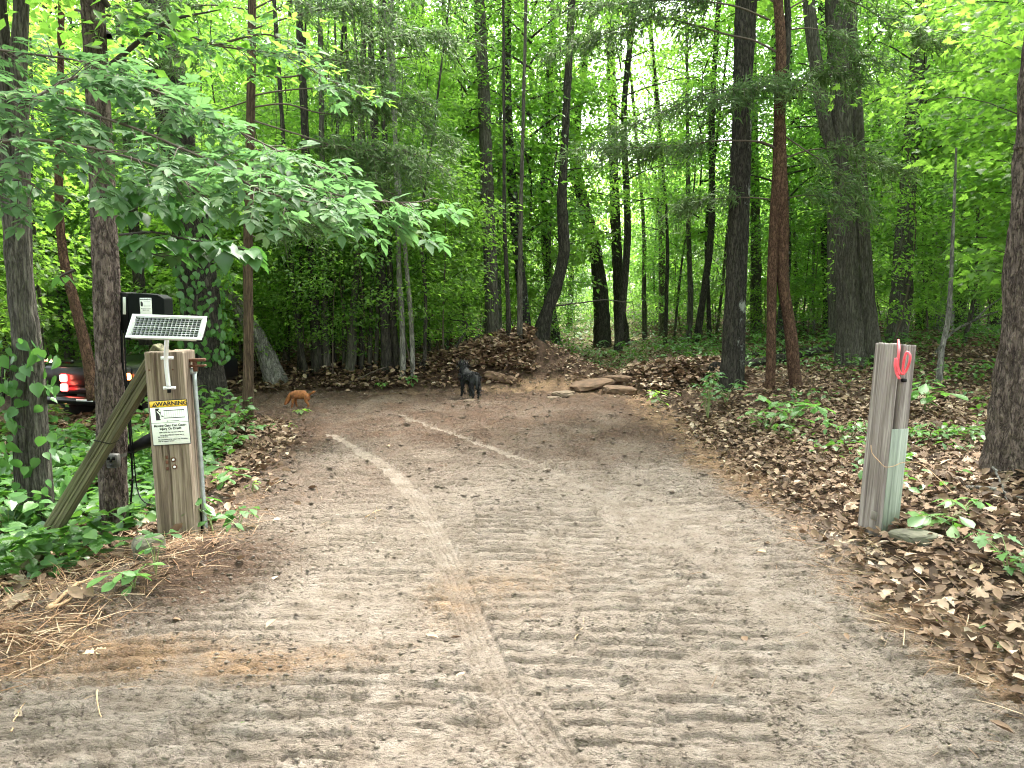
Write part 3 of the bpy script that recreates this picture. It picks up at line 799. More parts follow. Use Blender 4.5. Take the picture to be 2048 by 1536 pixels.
def plant_tree(kind, x, y, sc=1.0, rz=None, v=None, label=None, tilt=(0, 0)):
    nm, lab, cat, grp = KIND[kind]
    P = PROTO[kind]; v = int(R.integers(len(P))) if v is None else v
    if not label:
        u = x / y
        wh = 'left of the cedar' if u < -.36 else 'between the cedar and the black dog' if u < -.07 else 'behind the dirt mound' if u < .08 else 'beyond the grassy opening' if u < .27 else 'behind the double pine and great oak' if u < .50 else 'at the right edge of the woods'
        look = {'shrub': 'low leafy shrub on the forest floor', 'sapling': 'thin green sapling', 'mid': 'young tree leafy from low down', 'maple': 'young maple with broad lobed leaves', 'thin': 'slender pole-like tree', 'tall': 'tall forest tree'}[kind]
        if kind in ('sapling', 'mid', 'thin', 'tall'): look += (', darker foliage', ', paler foliage')[P[v][1].materials[0].name == 'lime_leaf']
        lab = look + ', ' + wh; grp = grp + ' ' + wh
    t = thing(nm, label or lab, cat, on(x, y, 0), None if label else grp, (tilt[0], tilt[1], R.uniform(0, 6.28) if rz is None else rz), sc)
    link('trunk', P[v][0], t); link('limbs', P[v][2], t); c = link('crown', P[v][1], t); c['kind'] = 'stuff'
    return t

def corridor(x, y):
    """open ground: the road, its bend and the grassy way on"""
    if road_out(x, y) < .3: return True
    if 11.5 < y < 14.6 and -1.6 < x < 4: return True
    if y < 17 and .31 < x / y < .60: return True
    if 13 < y < 24 and abs(x - 2.7 - .04 * (y - 14)) < 1.5: return True
    if y < 13 and -4 < x < 5.2: return True
    if y < 9.5 and abs(x) < .72 * y + 1: return True
    return False

# ---- forest behind and around: random fill
placed = []
def fill(kind, n, y0, y1, mind, scr=(.8, 1.2), gap=1.0, xr=.70):
    c = 0; tries = 0
    while c < n and tries < n * 40:
        tries += 1
        y = y0 + (y1 - y0) * random.random() ** 0.8
        x = random.uniform(-xr * y - 2, xr * y + 2)
        if corridor(x, y): continue
        u = x / y
        if kind in ('tall', 'mid', 'thin') and y > 15 and -.02 < u < .34 and random.random() < gap: continue
        if any((x - a) ** 2 + (y - b) ** 2 < mind * mind for a, b, q in placed if q == kind): continue
        placed.append((x, y, kind)); c += 1
        plant_tree(kind, x, y, random.uniform(*scr), tilt=(random.gauss(0, .03), random.gauss(0, .03)))
fill('tall', 34, 14, 46, 1.8, gap=.85)
fill('mid', 88, 12.5, 40, 1.1, gap=.3)
fill('thin', 45, 13, 42, .7, gap=.45)
fill('sapling', 150, 12, 40, .7)
fill('shrub', 110, 12.5, 34, .6)
# left understory beside the bend, and right side
for x, y, k, s in [(-6.6, 8.6, 'mid', .8), (-8.2, 10.0, 'mid', .9), (-7.4, 7.2, 'sapling', .9), (-9.5, 8.5, 'mid', .8),
                   (-5.6, 7.0, 'shrub', .8), (-8.8, 12.8, 'mid', .8), (-6.3, 14.2, 'mid', .75), (-10, 14, 'mid', .9), (-3.4, 14.5, 'mid', .75), (-4.7, 15.2, 'mid', .7),
                   (7.8, 11.4, 'mid', .9), (-3.9, 13.0, 'mid', .5), (-3.1, 13.3, 'mid', .6), (-2.2, 13.1, 'mid', .5), (-1.5, 13.6, 'mid', .6), (-4.6, 12.9, 'mid', .6), (-2.7, 12.7, 'sapling', .7), (8.9, 9.4, 'mid', .9), (7.0, 14.0, 'sapling', 1.0), (9.6, 12.6, 'mid', .9)]:
    plant_tree(k, x, y, s)
for x, y, v, s in [(6.4, 9.4, 2, .8), (7.9, 11.2, 1, .9), (8.6, 12.6, 1, 1.0), (-6.6, 8.0, 1, .6), (-6.6, 10.4, 2, .75), (-4.6, 10.9, 1, .6), (-8.6, 11.4, 1, .9), (-2.6, 15.2, 2, .8), (-1.0, 16.2, 1, .8), (-5.4, 13.8, 1, .8), (.8, 17.5, 2, .9), (10.2, 15, 0, 1.0), (-7.5, 8.8, 2, .7)]:
    plant_tree('maple', x, y, s, v=v)
# a few tall trees whose crowns roof the bend
for x, y in [(-9.5, 9), (9, 6.5), (.4, 16.5), (7.3, 17)]:
    plant_tree('tall', x, y, 1.0)

# the wood goes on unseen around the camera, added to block low sky light
for x, y, k, s in [(-5, -5.5, 'tall', 1), (-2, -8, 'tall', 1), (1.5, -7, 'mid', 1.1), (4.6, -5.5, 'tall', 1), (7.5, -2.5, 'mid', 1.1), (-7.5, -2, 'mid', 1.1), (-3.6, -6.8, 'mid', 1), (3, -9, 'tall', 1), (6.5, -7.5, 'mid', 1.2), (-8, -7, 'mid', 1.2),
                   (0, -11, 'tall', 1), (9, -6, 'tall', 1), (-9.5, 1.5, 'mid', 1.1), (9.5, 2, 'mid', 1.1), (-.5, -6.2, 'maple', 1), (5.5, -4, 'maple', 1), (-6, -3.6, 'maple', 1)]:
    plant_tree(k, x, y, s, label={'tall': 'unseen tall forest tree behind the viewpoint', 'mid': 'unseen young leafy tree behind or beside the viewpoint', 'maple': 'unseen young maple behind the viewpoint'}[k])['group'] = 'unseen trees around the viewpoint, ' + k
for x, y, s in [(-4.3, 12.5, .75), (-3.6, 12.7, .85), (-3.0, 12.45, .7), (-2.3, 12.8, .9), (-1.7, 12.6, .75), (-1.2, 13.1, .9), (-5.2, 12.6, .9), (-3.9, 13.4, 1.0), (-2.6, 13.6, 1.0)]:
    plant_tree('sapling', x, y, s, v=(0, 2)[int(x * 10) % 2])
for x, y, s in [(2.6, 18.5, 1.0), (4.9, 20, 1.0), (6.8, 19, .95), (1.2, 19.5, .9)]:
    plant_tree('tall', x, y, s)

# far wood, reads as one mass
def far_wood():
    rng = np.random.default_rng(5); L = LS()
    n = 200000
    a = rng.uniform(-.78, .78, n); y = rng.uniform(38, 60, n)
    x = a * y
    top = 6.5 + 7.0 * fbm(x * .12, y * .12, 3) + np.where((a < -.02) | (a > .36), 7 * (fbm(x * .2 + 5, y * .2, 2)), 0) 
    z = rng.random(n) ** .9 * top
    k = fbm(x * .35 + 9, z * .5 + y * .3, 3) > .36 + .016 * z
    x, y, z = x[k], y[k], z[k]; n = len(x)
    L.add(scatter(LEAF2, np.stack([x, y, H(x, y) + z], -1), rng.uniform(0, 6.28, n), rng.normal(-.3, .4, n), rng.normal(0, .5, n), rng.uniform(.18, .34, n), rng))
    link('far_woodland', L.mesh('far_woodland', M['leaf_lime']), kind='stuff')
far_wood()

# ---- named trees, placed as the photograph shows them
def crown_on(t, x, y, z0, v, sc, leafkind='tall', rz=0.0):
    P = PROTO[leafkind][v]
    loc = Vector((x, y, z0)) - t.location
    c = link('crown', P[1], t, loc, (0, 0, rz), sc); c['kind'] = 'stuff'
    link('limbs', P[2], t, loc, (0, 0, rz), sc)

def tree(name, label, rows, mat, extend=13, near=True, more=(), crown=None, Y=None, group=None, **k):
    R0 = px_trunk(rows, Y, extend, .92)
    t = thing(name, label, 'tree', Vector(R0[0][:3]), group)
    add_trunk(t, R0, mat, near=near, **k)
    for rws, mt, ex in more:
        add_trunk(t, px_trunk(rws, R0[0][1], ex, .92), mt, name='trunk' if len(rws) > 3 else 'limb', near=near, flare=0, **{q: w_ for q, w_ in k.items() if q != 'flare'})
    if crown:
        v, sc, z0 = crown; crown_on(t, R0[-1][0], R0[-1][1], z0, v, sc)
    return t, R0

T_pine, rp = tree('pine_tree', 'straight brown pine trunk with scaly bark right behind the leaning brace timber', [(230, 1118, 50), (224, 900, 57), (218, 700, 55), (208, 450, 51), (196, 200, 47), (186, 0, 46)], 'bark_pine', 12, crown=(0, .8, 1.6), flare=.25, seg=72, Y=5.02)
T_twin, rt = tree('twin_trunk_tree', 'twin grey trunk with ridged bark at the far left edge, vine climbing it', [(62, 1060, 44), (52, 900, 44), (48, 720, 44), (34, 520, 40), (18, 330, 40), (2, 120, 38)], 'bark_grey', 10,
    more=[([(92, 1060, 44), (78, 900, 42), (66, 720, 40), (48, 560, 36), (42, 330, 34), (38, 120, 32), (44, 0, 30)], 'bark_grey', 10)], crown=(1, .7, 2.2), seg=48)
T_ivy, ri = tree('ivy_covered_tree', 'thick dark trunk wrapped in ivy behind the solar panel', [(424, 832, 84), (412, 760, 74), (404, 640, 80), (388, 500, 76), (362, 320, 70), (330, 140, 68), (300, 0, 66)], 'bark_dark', 14, crown=None, flare=.4)
T_cedar, rc = tree('cedar_tree', 'slim straight cedar trunk with bare arching branches left of the road', [(494, 842, 26), (497, 700, 21), (496, 500, 20), (500, 300, 19), (503, 120, 18), (504, 0, 17)], 'bark_cedar', 8, flare=.3, amp=.004)
tree('leaning_tree', 'pale lichen-spotted trunk leaning left behind the cedar', [(556, 762, 44), (528, 700, 34), (500, 650, 30), (462, 590, 26), (436, 550, 24), (400, 480, 20)], 'bark_pale', 6, flare=.6)
tree('crooked_tree', 'thin reddish-brown trunk slanting behind the twin grey trunk', [(190, 800, 26), (172, 700, 22), (148, 600, 20), (128, 520, 18), (118, 400, 16), (120, 250, 14)], 'bark_red', 6, flare=.3, Y=8.2)
tree('young_pine', 'small dark pine trunk behind the black control box', [(292, 690, 24), (282, 600, 24), (272, 500, 22), (262, 380, 20), (250, 200, 18)], 'bark_dark', 7, flare=.2, Y=10.5)
tree('dark_oak', 'black-barked trunk with a lichen-spotted twin stem, left of the double pine', [(1460, 782, 46), (1463, 650, 34), (1472, 450, 34), (1482, 250, 38), (1488, 100, 42), (1492, 0, 44)], 'bark_dark', 13,
     more=[([(1474, 784, 30), (1478, 650, 26), (1484, 520, 24), (1490, 380, 22), (1494, 240, 20)], 'bark_lichen', None)], crown=(3, .9, 3.0), flare=.2)
T_dbl, rd = tree('double_pine', 'double red-brown pine whose two stems join halfway up, right of the black-barked trunk', [(1540, 782, 20), (1542, 700, 20), (1544, 560, 21), (1550, 430, 22), (1556, 330, 22), (1560, 200, 24), (1562, 90, 22), (1556, 0, 20)], 'bark_red', 8, flare=.2, amp=.008,
     more=[([(1598, 800, 30), (1588, 740, 26), (1583, 680, 27), (1578, 640, 24), (1566, 560, 24), (1566, 450, 26), (1562, 330, 25), (1561, 250, 22)], 'bark_red', None),
           ([(1562, 210, 16), (1572, 120, 16), (1576, 40, 14), (1574, 0, 13)], 'bark_dark', 7)])
tree('great_oak', 'stout grey oak with two big trunks and a flared foot', [(1706, 735, 64), (1700, 650, 50), (1692, 500, 44), (1688, 350, 42), (1680, 180, 42), (1672, 0, 42)], 'bark_grey', 15,
     more=[([(1742, 720, 52), (1732, 620, 40), (1724, 480, 32), (1716, 330, 30), (1708, 180, 28), (1702, 80, 26)], 'bark_grey', 13),
           ([(1676, 330, 24), (1650, 240, 28), (1636, 150, 28), (1622, 50, 26), (1612, -60, 24)], 'bark_grey', 14)], crown=(4, 1.0, 3.2), flare=.5)
tree('big_pine', 'thick pine trunk with deep plated bark at the right edge of the view', [(2032, 948, 120), (2040, 800, 100), (2050, 660, 84), (2058, 500, 74), (2072, 300, 70), (2086, 100, 66)], 'bark_pine', 13, crown=(0, .9, 3.0), flare=.35, seg=84)
RIGHT = [('grey trunk leaning left just right of the great oak', [(1792, 690, 44), (1802, 560, 38), (1812, 420, 34), (1826, 250, 32), (1840, 80, 30)], 'bark_grey', 1),
         ('broad pale grey trunk between the right gate post and the big pine', [(1882, 660, 46), (1888, 520, 40), (1898, 380, 36), (1908, 200, 34), (1914, 60, 32)], 'bark_pale', 2),
         ('dark trunk leaning right behind the pale grey one', [(1914, 660, 30), (1928, 520, 26), (1938, 400, 24), (1950, 250, 22)], 'bark_dark', 3),
         ('black upright trunk just left of the big edge pine', [(1988, 660, 26), (1992, 540, 24), (1996, 420, 22), (2000, 250, 20)], 'bark_dark', 0),
         ('slim grey trunk near the black upright one', [(1952, 668, 16), (1958, 540, 15), (1962, 380, 14), (1966, 180, 14)], 'bark_grey', 1),
         ('narrow dark trunk behind the great oak on its right', [(1846, 660, 28), (1852, 540, 24), (1860, 400, 22), (1866, 250, 20)], 'bark_dark', 4),
         ('short dark trunk seen between the double pine and the great oak', [(1660, 670, 26), (1656, 560, 24), (1650, 420, 20), (1648, 300, 18)], 'bark_dark', 2),
         ('grey background trunk between the black-barked trunk and the double pine', [(1512, 668, 24), (1512, 560, 22), (1510, 420, 20), (1508, 300, 18)], 'bark_grey', 3)]
for lab, rows, mt, v in RIGHT:
    tree('woodland_tree', lab, rows, mt, 13, crown=(v, .85, 2.6), seg=18, near=True, flare=.35)
MID = [('tall trunk rising behind the dirt mound, slightly left of its top', [(985, 690, 32), (982, 560, 30), (975, 400, 28), (968, 200, 26), (958, 0, 24)], 'bark_grey', 1, []),
       ('dark leaning trunk rising right from behind the dirt mound', [(1072, 700, 38), (1092, 630, 28), (1116, 560, 25), (1128, 500, 24), (1124, 400, 20), (1130, 280, 16)], 'bark_dark', 2, []),
       ('dark forked tree right of the mound, forking high against the sky', [(1205, 694, 36), (1202, 600, 32), (1190, 500, 28), (1165, 400, 26), (1152, 330, 24), (1150, 265, 24), (1160, 190, 14)], 'bark_dark', 3,
           [([(1150, 270, 14), (1122, 230, 13), (1108, 180, 11)], 'bark_grey', 7.5)]),
       ('straight dark trunk just right of the forked tree', [(1246, 690, 34), (1238, 600, 24), (1232, 460, 22), (1226, 300, 20), (1222, 140, 18)], 'bark_dark', 4, []),
       ('crooked grey tree whose limb bends left near the top of the view', [(1098, 680, 18), (1098, 520, 18), (1098, 400, 18), (1096, 290, 18), (1070, 180, 14), (1048, 90, 12), (1040, 0, 10)], 'bark_grey', 0, [([(1096, 300, 14), (1106, 200, 12), (1108, 60, 10)], 'bark_grey', 8)]),
       ('twin black trunks standing close left of the thin birch-like stems', [(776, 742, 26), (770, 640, 22), (764, 540, 18), (758, 420, 14)], 'bark_dark', 1, [([(796, 744, 16), (786, 640, 14), (780, 540, 13), (776, 430, 12)], 'bark_dark', 9)]),
       ('reddish thin trunk left of the mound with a fallen limb at its foot', [(898, 702, 14), (900, 600, 13), (898, 480, 12), (894, 300, 11)], 'bark_red', 2, []),
       ('pale thin stem left of the black dog', [(826, 748, 11), (822, 640, 10), (812, 520, 9), (800, 380, 8)], 'bark_pale', 0, []),
       ('pale thin stem next to the twin black trunks', [(806, 752, 14), (804, 640, 12), (798, 540, 11), (794, 400, 10)], 'bark_pale', 3, []),
       ('dark trunk and grey neighbour standing over the leaf berm at the bend', [(636, 744, 28), (630, 640, 22), (622, 500, 18), (616, 380, 16)], 'bark_dark', 4, [([(654, 744, 18), (650, 640, 15), (648, 520, 13), (646, 400, 12)], 'bark_grey', 9)]),
       ('slanting dark stem above the orange dog', [(614, 752, 16), (600, 690, 12), (588, 600, 10), (580, 480, 9)], 'bark_dark', 1, []),
       ('grey trunk behind the leaf berm with a stump-like foot', [(700, 742, 24), (706, 640, 18), (712, 540, 15), (716, 420, 13)], 'bark_grey', 2, [])]
for lab, rows, mt, v, more in MID:
    tree('woodland_tree', lab, rows, mt, 12, crown=(v, .7, 3.2) if MID.index((lab, rows, mt, v, more)) % 4 == 0 else None, seg=20, near=True, more=more, flare=.35, Y=15.2 if 'mound' in lab and 'dirt mound' in lab else None)
for i, (px, py, wd) in enumerate([(668, 738, 12), (738, 735, 10), (722, 738, 13), (752, 738, 9), (848, 735, 9), (860, 720, 7), (1018, 682, 12), (1040, 682, 14), (932, 700, 9), (688, 736, 9), (596, 740, 8), (1290, 680, 12), (1330, 690, 10), (1376, 684, 14), (1420, 680, 11)]):
    b = ground(px, py + 4); r_ = wd / 2 * b.y / FPX
    tree('slender_tree', 'slender dark stem in the thicket of thin trunks across the road', [(px, py, wd), (px + random.randint(-5, 5), 600, wd * .85), (px + random.randint(-10, 10), 450, wd * .7), (px + random.randint(-20, 20), 250, wd * .55)], ('bark_dark', 'bark_grey')[i % 2], 10, seg=10, flare=.2, group='thin stems across the road', crown=None, near=True)
tree('sapling', 'thin pale crooked sapling standing in litter between the right gate post and the big pine', [(1876, 775, 15), (1884, 700, 11), (1896, 640, 10), (1902, 560, 8), (1906, 460, 6)], 'bark_pale', 3.4, flare=.2)

# ---- conifer foliage
STRAND = (np.array([[-.028, 0, 0], [.028, 0, 0], [0, 1, -.25], [0, .5, .03]]), np.array([[0, 1, 3], [1, 2, 3], [0, 3, 2]]))
def conifer_boughs(t, boughs, rng, barkm, r0=.016, dens=1.0, size=.10, droop=.35, spread=.32):
    """boughs: list of pixel polylines with depth: [(px,py,Y),...]; foliage hangs from bare limbs"""
    L = LS(); W = MB()
    for b in boughs:
        start = b[0] if isinstance(b[0], float) else .25
        pts = [q for q in b if not isinstance(q, float)]
        Q = spline(np.array([tuple(at(*p)) for p in pts]), .06)
        ln = len(Q) * .06
        W.tube(Q, np.linspace(r0 * (.6 + .2 * ln), .004, len(Q)), 6, False)
        n2 = int(ln * 15)
        for k in range(n2):
            u = start + (1 - start) * rng.random()
            p = Q[min(len(Q) - 1, int(u * (len(Q) - 1)))]
            T = Q[min(len(Q) - 1, int(u * (len(Q) - 1)) + 1)] - Q[max(0, int(u * (len(Q) - 1)) - 1)]; T /= np.linalg.norm(T) + 1e-9
            sidev = np.cross(T, [0, 0, 1.]); sidev /= np.linalg.norm(sidev) + 1e-9
            sg = rng.choice([-1, 1]); l2 = spread * rng.uniform(.5, 1.5) * (1.15 - .5 * u)
            dd = sidev * sg * .75 + T * .7 + np.array([0, 0, rng.normal(-.05, .30)])
            E = p + dd * l2; Mi = p + dd * l2 * .55 + [0, 0, .05 * l2]; E = E - [0, 0, droop * l2]
            q = spline(np.array([p, Mi, E]), .05)
            W.tube(q, np.linspace(.0045, .002, len(q)), 3, False)
            n = int(34 * dens * l2 / .3); uu = rng.integers(0, len(q), n)
            pos = q[uu] + rng.normal(0, .05, (n, 3))
            az = math.atan2(dd[1], dd[0]) + rng.normal(0, .9, n)
            L.add(scatter(STRAND, pos, az, rng.normal(-.35, .55, n), rng.normal(0, 1, n), rng.uniform(.5, 1.3, n) * size, rng))
    V = [v - np.array(t.location) for v in W.V]; W.V = V
    link('branches', W.mesh('branches', M[barkm], True), t)
    me = L.mesh('needles', M['needle']); me.transform(Matrix.Translation(-t.location))
    link('needles', me, t, kind='stuff')
rg = np.random.default_rng(31)
yc = rc[0][1]
cb = []
for py, pts in [(40, [(600, 0), (700, -20)]), (60, [(560, 40), (640, 20), (720, 10), (800, 30)]), (110, [(600, 110), (720, 130), (820, 150)]), (192, [(560, 182), (640, 178), (720, 200), (800, 195), (880, 215)]),
                (215, [(570, 208), (640, 226), (700, 225), (780, 200), (860, 260), (920, 290)]), (240, [(600, 270), (700, 300), (800, 300), (900, 340)]), (300, [(580, 300), (680, 292), (760, 320), (840, 350)]), (350, [(560, 330), (640, 345), (740, 370), (800, 395)]),
                (150, [(600, 150), (720, 90), (840, 70), (960, 90)]), (20, [(620, -30), (780, -40), (900, -20)]), (100, [(440, 90), (380, 110), (300, 120)]), (200, [(440, 220), (360, 240), (280, 280)]), (20, [(420, 10), (340, 20), (230, 20)]),
                (420, [(540, 440), (600, 440), (680, 430)]), (470, [(530, 480), (570, 470), (620, 450)]), (330, [(440, 330), (380, 330), (300, 300)])]:
    dz = rg.uniform(-.7, .5)
    cb.append([.33] + [(502, py, yc)] + [(x, y, yc + dz * (i + 1) / len(pts)) for i, (x, y) in enumerate(pts)])
conifer_boughs(T_cedar, cb, rg, 'twig', .010, 1.25, .10, .45, .34)
yd = rd[0][1]; pb = []
for px, py, pts in [(1560, 108, [(1510, 82), (1450, 68), (1380, 48), (1300, 36), (1180, 80), (1100, 110)]), (1558, 300, [(1530, 286), (1500, 282), (1430, 282), (1350, 292), (1240, 296), (1140, 300)]), (1540, 180, [(1450, 180), (1380, 200), (1300, 235), (1230, 260)]),
                    (1540, 40, [(1460, 10), (1340, 0), (1220, 10), (1100, 20)]), (1558, 10, [(1470, -40), (1360, -40), (1250, -30)]), (1562, 200, [(1600, 160), (1660, 150), (1720, 170)]), (1562, 320, [(1620, 300), (1690, 300), (1760, 330), (1830, 340)]),
                    (1566, 270, [(1610, 300), (1680, 350), (1740, 420)]), (1550, 180, [(1510, 170), (1470, 190), (1430, 200)]), (1572, 20, [(1640, -10), (1720, 10), (1800, 60), (1900, 90)]), (1552, 400, [(1500, 395), (1430, 398), (1360, 410), (1320, 440)]),
                    (1566, 400, [(1610, 390), (1660, 400), (1700, 430)]), (1560, 60, [(1640, 60), (1730, 110), (1800, 150)])]:
    dz = rg.uniform(-.6, .6)
    pb.append([.30] + [(px, py, yd)] + [(x, y, yd + dz * (i + 1) / len(pts)) for i, (x, y) in enumerate(pts)])
pb.append([.1] + [(1560, 170, yd), (1520, 175, yd - .4), (1470, 180, yd - .7)]); pb.append([.1] + [(1562, 175, yd), (1600, 180, yd - .4), (1640, 185, yd - .7)])
conifer_boughs(T_dbl, pb, rg, 'twig', .012, 1.1, .115, .3, .36)

# ------------------------------------------------------------------ posts
def beam_mesh(name, w_, d_, h, mat, cracks, seed=0, taper=0.0, notch=None):
    """square timber, axis +Z from 0 to h, with splits running along the grain"""
    nw, nh = 40, max(60, int(h / .012))
    per = [(-.5, -.5, 1, 0), (.5, -.5, 0, 1), (.5, .5, -1, 0), (-.5, .5, 0, -1)]
    XY = []; NN = []; SS = []
    for i, (x, y, dx, dy) in enumerate(per):
        for k in range(nw):
            f = k / nw; XY.append(((x + dx * f) * w_, (y + dy * f) * d_)); NN.append((dy, -dx)); SS.append(i + f)
    XY = np.array(XY); NN = np.array(NN, float); SS = np.array(SS)
    z = np.linspace(0, h, nh)
    s2, z2 = np.meshgrid(SS, z)
    wob = 0.05 * (fbm(z2 * 1.3 + seed, s2 * .2 + seed, 3) - .5)
    disp = 0.0035 * (fbm((s2 + wob) * 22 + seed, z2 * 1.6, 3) - .5) + .002 * (fbm(s2 * 60, z2 * 3 + seed, 2) - .5)
    for (c, z0, z1, dep, wid) in cracks:
        cc = c + 0.10 * (fbm(z2 * 1.8 + c * 7, 0 * z2 + c * 3, 3) - .5)
        env = sstep(z0, z0 + .15, z2) * (1 - sstep(z1 - .1, z1, z2))
        disp = disp - dep * env * np.exp(-((s2 - cc) / wid) ** 2)
    f = (s2 % 1.0); edge = np.minimum(f, 1 - f)
    disp = disp - .006 * np.exp(-(edge / .03) ** 2)
    ce = np.clip(edge / .02, 0, 1)
    X = XY[:, 0][None] + NN[:, 0][None] * disp; Yv = XY[:, 1][None] + NN[:, 1][None] * disp
    sc = 1 - taper * z2 / h
    zt = z2 + np.where(z2 > h - .05, .012 * (fbm(X * 30 + seed, Yv * 30, 2) - .5), 0)
    V = np.stack([X * sc, Yv * sc, zt], -1).reshape(-1, 3); m = len(SS)
    i = np.arange(nh - 1)[:, None] * m; j = np.arange(m)[None]; j2 = (j + 1) % m
    F = np.stack([i + j, i + j2, i + m + j2, i + m + j], -1).reshape(-1, 4)
    V = np.vstack([V, [0, 0, 0], [0, 0, h - .004]]); k = np.arange(m); b = (nh - 1) * m
    F2 = np.vstack([np.stack([(k + 1) % m, k, np.full(m, nh * m)], -1), np.stack([b + k, b + (k + 1) % m, np.full(m, nh * m + 1)], -1)])
    return mk(name, V, F, mat, False, None, F2)

def basis(p0, p1, face):
    """rotation whose Z runs p0->p1 and whose -Y faces 'face' """
    z = (p1 - p0).normalized(); y = -(face - z * face.dot(z)).normalized(); x = y.cross(z)
    return Matrix((x, y, z)).transposed()

# left gate post
LB = at(350, 1092, 4.60); LB.z = float(H(LB.x, LB.y)); LT = at(345 - 5, 702, 4.60)
LB = at(368, 1096, 4.60)
pw = .225
face = Vector((.10, -1, 0))
Bm = basis(LB, LT, face)
hL = (LT - LB).length
lp = thing('gate_post', 'weathered brown timber gate post on the left carrying the solar panel and warning sign', 'post', LB - Vector((0, 0, 0)))
lp.rotation_euler = Bm.to_euler()
o = link('timber', beam_mesh('timber', pw, pw, hL + .25, M['post'], [(.27, .75, 9, .016, .02), (.36, .5, 9, .010, .012), (.15, .9, 9, .008, .012), (.44, .25, 1.0, .014, .016), (.62, 1.0, 9, .010, .012), (.8, .2, 1.2, .008, .01), (.4, -1, .6, .01, .012)], 3.0), lp, (0, 0, -.25))
def lpos(u, v, out=0.0):
    """point on the left post's front: u across (-1..1), v metres down from the top"""
    return LB + Bm @ Vector((u * pw / 2, -pw / 2 - out, hL - v))
mpx = pw * .5 / 36
# bolts through the post, and nail holes
for i, (u, v) in enumerate([(.12, .655), (.16, .70)]):
    m = MB(); c = np.array([u * pw / 2, -pw / 2, hL - v]); m.tube([c + [0, .002, 0], c + [0, -.004, 0]], .015, 14); m.part('washer', M['rust'], lp, True, True)
    m = MB(); m.tube([c + [.002, -.004, 0], c + [.002, -.013, 0]], .007, 10); m.part('bolt', M['white'], lp, True, True)
for u, v in [(-.78, .105), (.42, .105), (-.62, .50 - .12), (.42, .50 - .12)]:
    m = MB(); c = np.array([u * pw / 2, -pw / 2 - .0045, hL - v]); m.tube([c + [0, .006, 0], c], .005, 8); m.part('nail', M['rust'], lp, True, True)
m = MB()
for v in (.64, .67, .71): c = np.array([-.22 * pw / 2 * 1.0, -pw / 2 - .001, hL - v]); m.bbox(c, (.016, .006, .022), .002)
m.part('rust_stain_plate', M['rust'], lp, False, True)
# rusty hinge strap at the top right
m = MB(); m.bbox((pw / 2 + .045, 0, hL - .06), (.10, .035, .018), .003); m.bbox((pw / 2 + .04, 0, hL - .095), (.11, .035, .012), .003); m.tube([(pw / 2 + .03, .0, hL - .05), (pw / 2 + .03, 0, hL - .13)], .014, 10)
m.part('hinge', M['rust'], lp, False, True)

# galvanised conduit beside the post
cp = [at(388, 745, 4.62), at(392, 800, 4.62), at(400, 900, 4.62), at(406, 990, 4.62), at(412, 1068, 4.60)]
ct = thing('conduit', 'grey galvanised metal conduit running up the right side of the left gate post', 'pipe', Vector(cp[-1]))
m = MB(); Q = spline(np.array([tuple(p) for p in cp]), .05); m.tube(Q, .0145, 14); m.part('pipe', M['galv'], ct, True)
m = MB(); Q2 = Q + np.array([-.030, .012, 0]); m.tube(Q2, .008, 8); m.part('cable', M['blackp'], ct, True)
m = MB(); m.bbox(tuple(at(384, 742, 4.63)), (.05, .05, .04), .006); m.part('elbow_box', M['galv'], ct)

# leaning brace
B0 = at(70, 1116, 4.74); B1 = at(322, 702, 4.66)
br = thing('brace_timber', 'mossy leaning timber brace propped against the top of the left gate post', 'brace', B0)
fb = Vector((.15, -1, .25)); Bb = basis(B0, B1, fb)
br.rotation_euler = Bb.to_euler()
o = link('timber', beam_mesh('timber', .092, .092, (B1 - B0).length + .1, M['brace'], [(.5, .2, 9, .014, .02), (.3, .8, 9, .007, .015), (.7, .1, 1.2, .009, .015)], 9.0), br, (0, 0, -.08))
m = MB(); zc = (B1 - B0).length * .58
for a in range(1):
    c = [(x * .050, y * .050, zc + .02 * x) for x, y in ((-1, -1), (1, -1), (1, 1), (-1, 1), (-1, -1))]; m.tube(np.array(c), .0028, 6)
m.part('wire_loop', M['blackp'], br, False, True)

# ------------------------------------------------------------------ warning sign
def text_mesh(s, size, bold=0.0, align='CENTER', font_w=1.0):
    c = bpy.data.curves.new('lettering', 'FONT'); c.body = s; c.size = size; c.align_x = align; c.align_y = 'CENTER'; c.offset = bold; c.extrude = .0004
    ob = bpy.data.objects.new('tmp', c); COL.objects.link(ob); ob.scale = (font_w, 1, 1)
    dg = bpy.context.evaluated_depsgraph_get(); me = bpy.data.meshes.new_from_object(ob.evaluated_get(dg))
    me.transform(Matrix.Diagonal((font_w, 1, 1, 1)))
    bpy.data.objects.remove(ob); bpy.data.curves.remove(c); return me
RX = Matrix(((1, 0, 0), (0, 0, -1), (0, 1, 0)))      # text plane -> facing -Y
def flat(parent, me, mat, x, z, y, name='lettering'):
    me.materials.clear(); me.materials.append(mat); me.name = name
    me.transform(RX.to_4x4())
    return link(name, me, parent, (x, y, z))
def poly(pts, name, mat, parent, y, t=.0006):
    """flat printed shape in the XZ plane"""
    n = len(pts); V = [(x, y, z) for x, z in pts] + [(x, y + t, z) for x, z in pts]
    bm_f = [list(range(n)), [n + i for i in range(n)][::-1]]
    me = bpy.data.meshes.new(name); me.from_pydata(V, [], bm_f + [[i, (i + 1) % n + 0, n + (i + 1) % n, n + i] for i in range(n)]); me.update(); me.materials.append(mat)
    return link(name, me, parent)

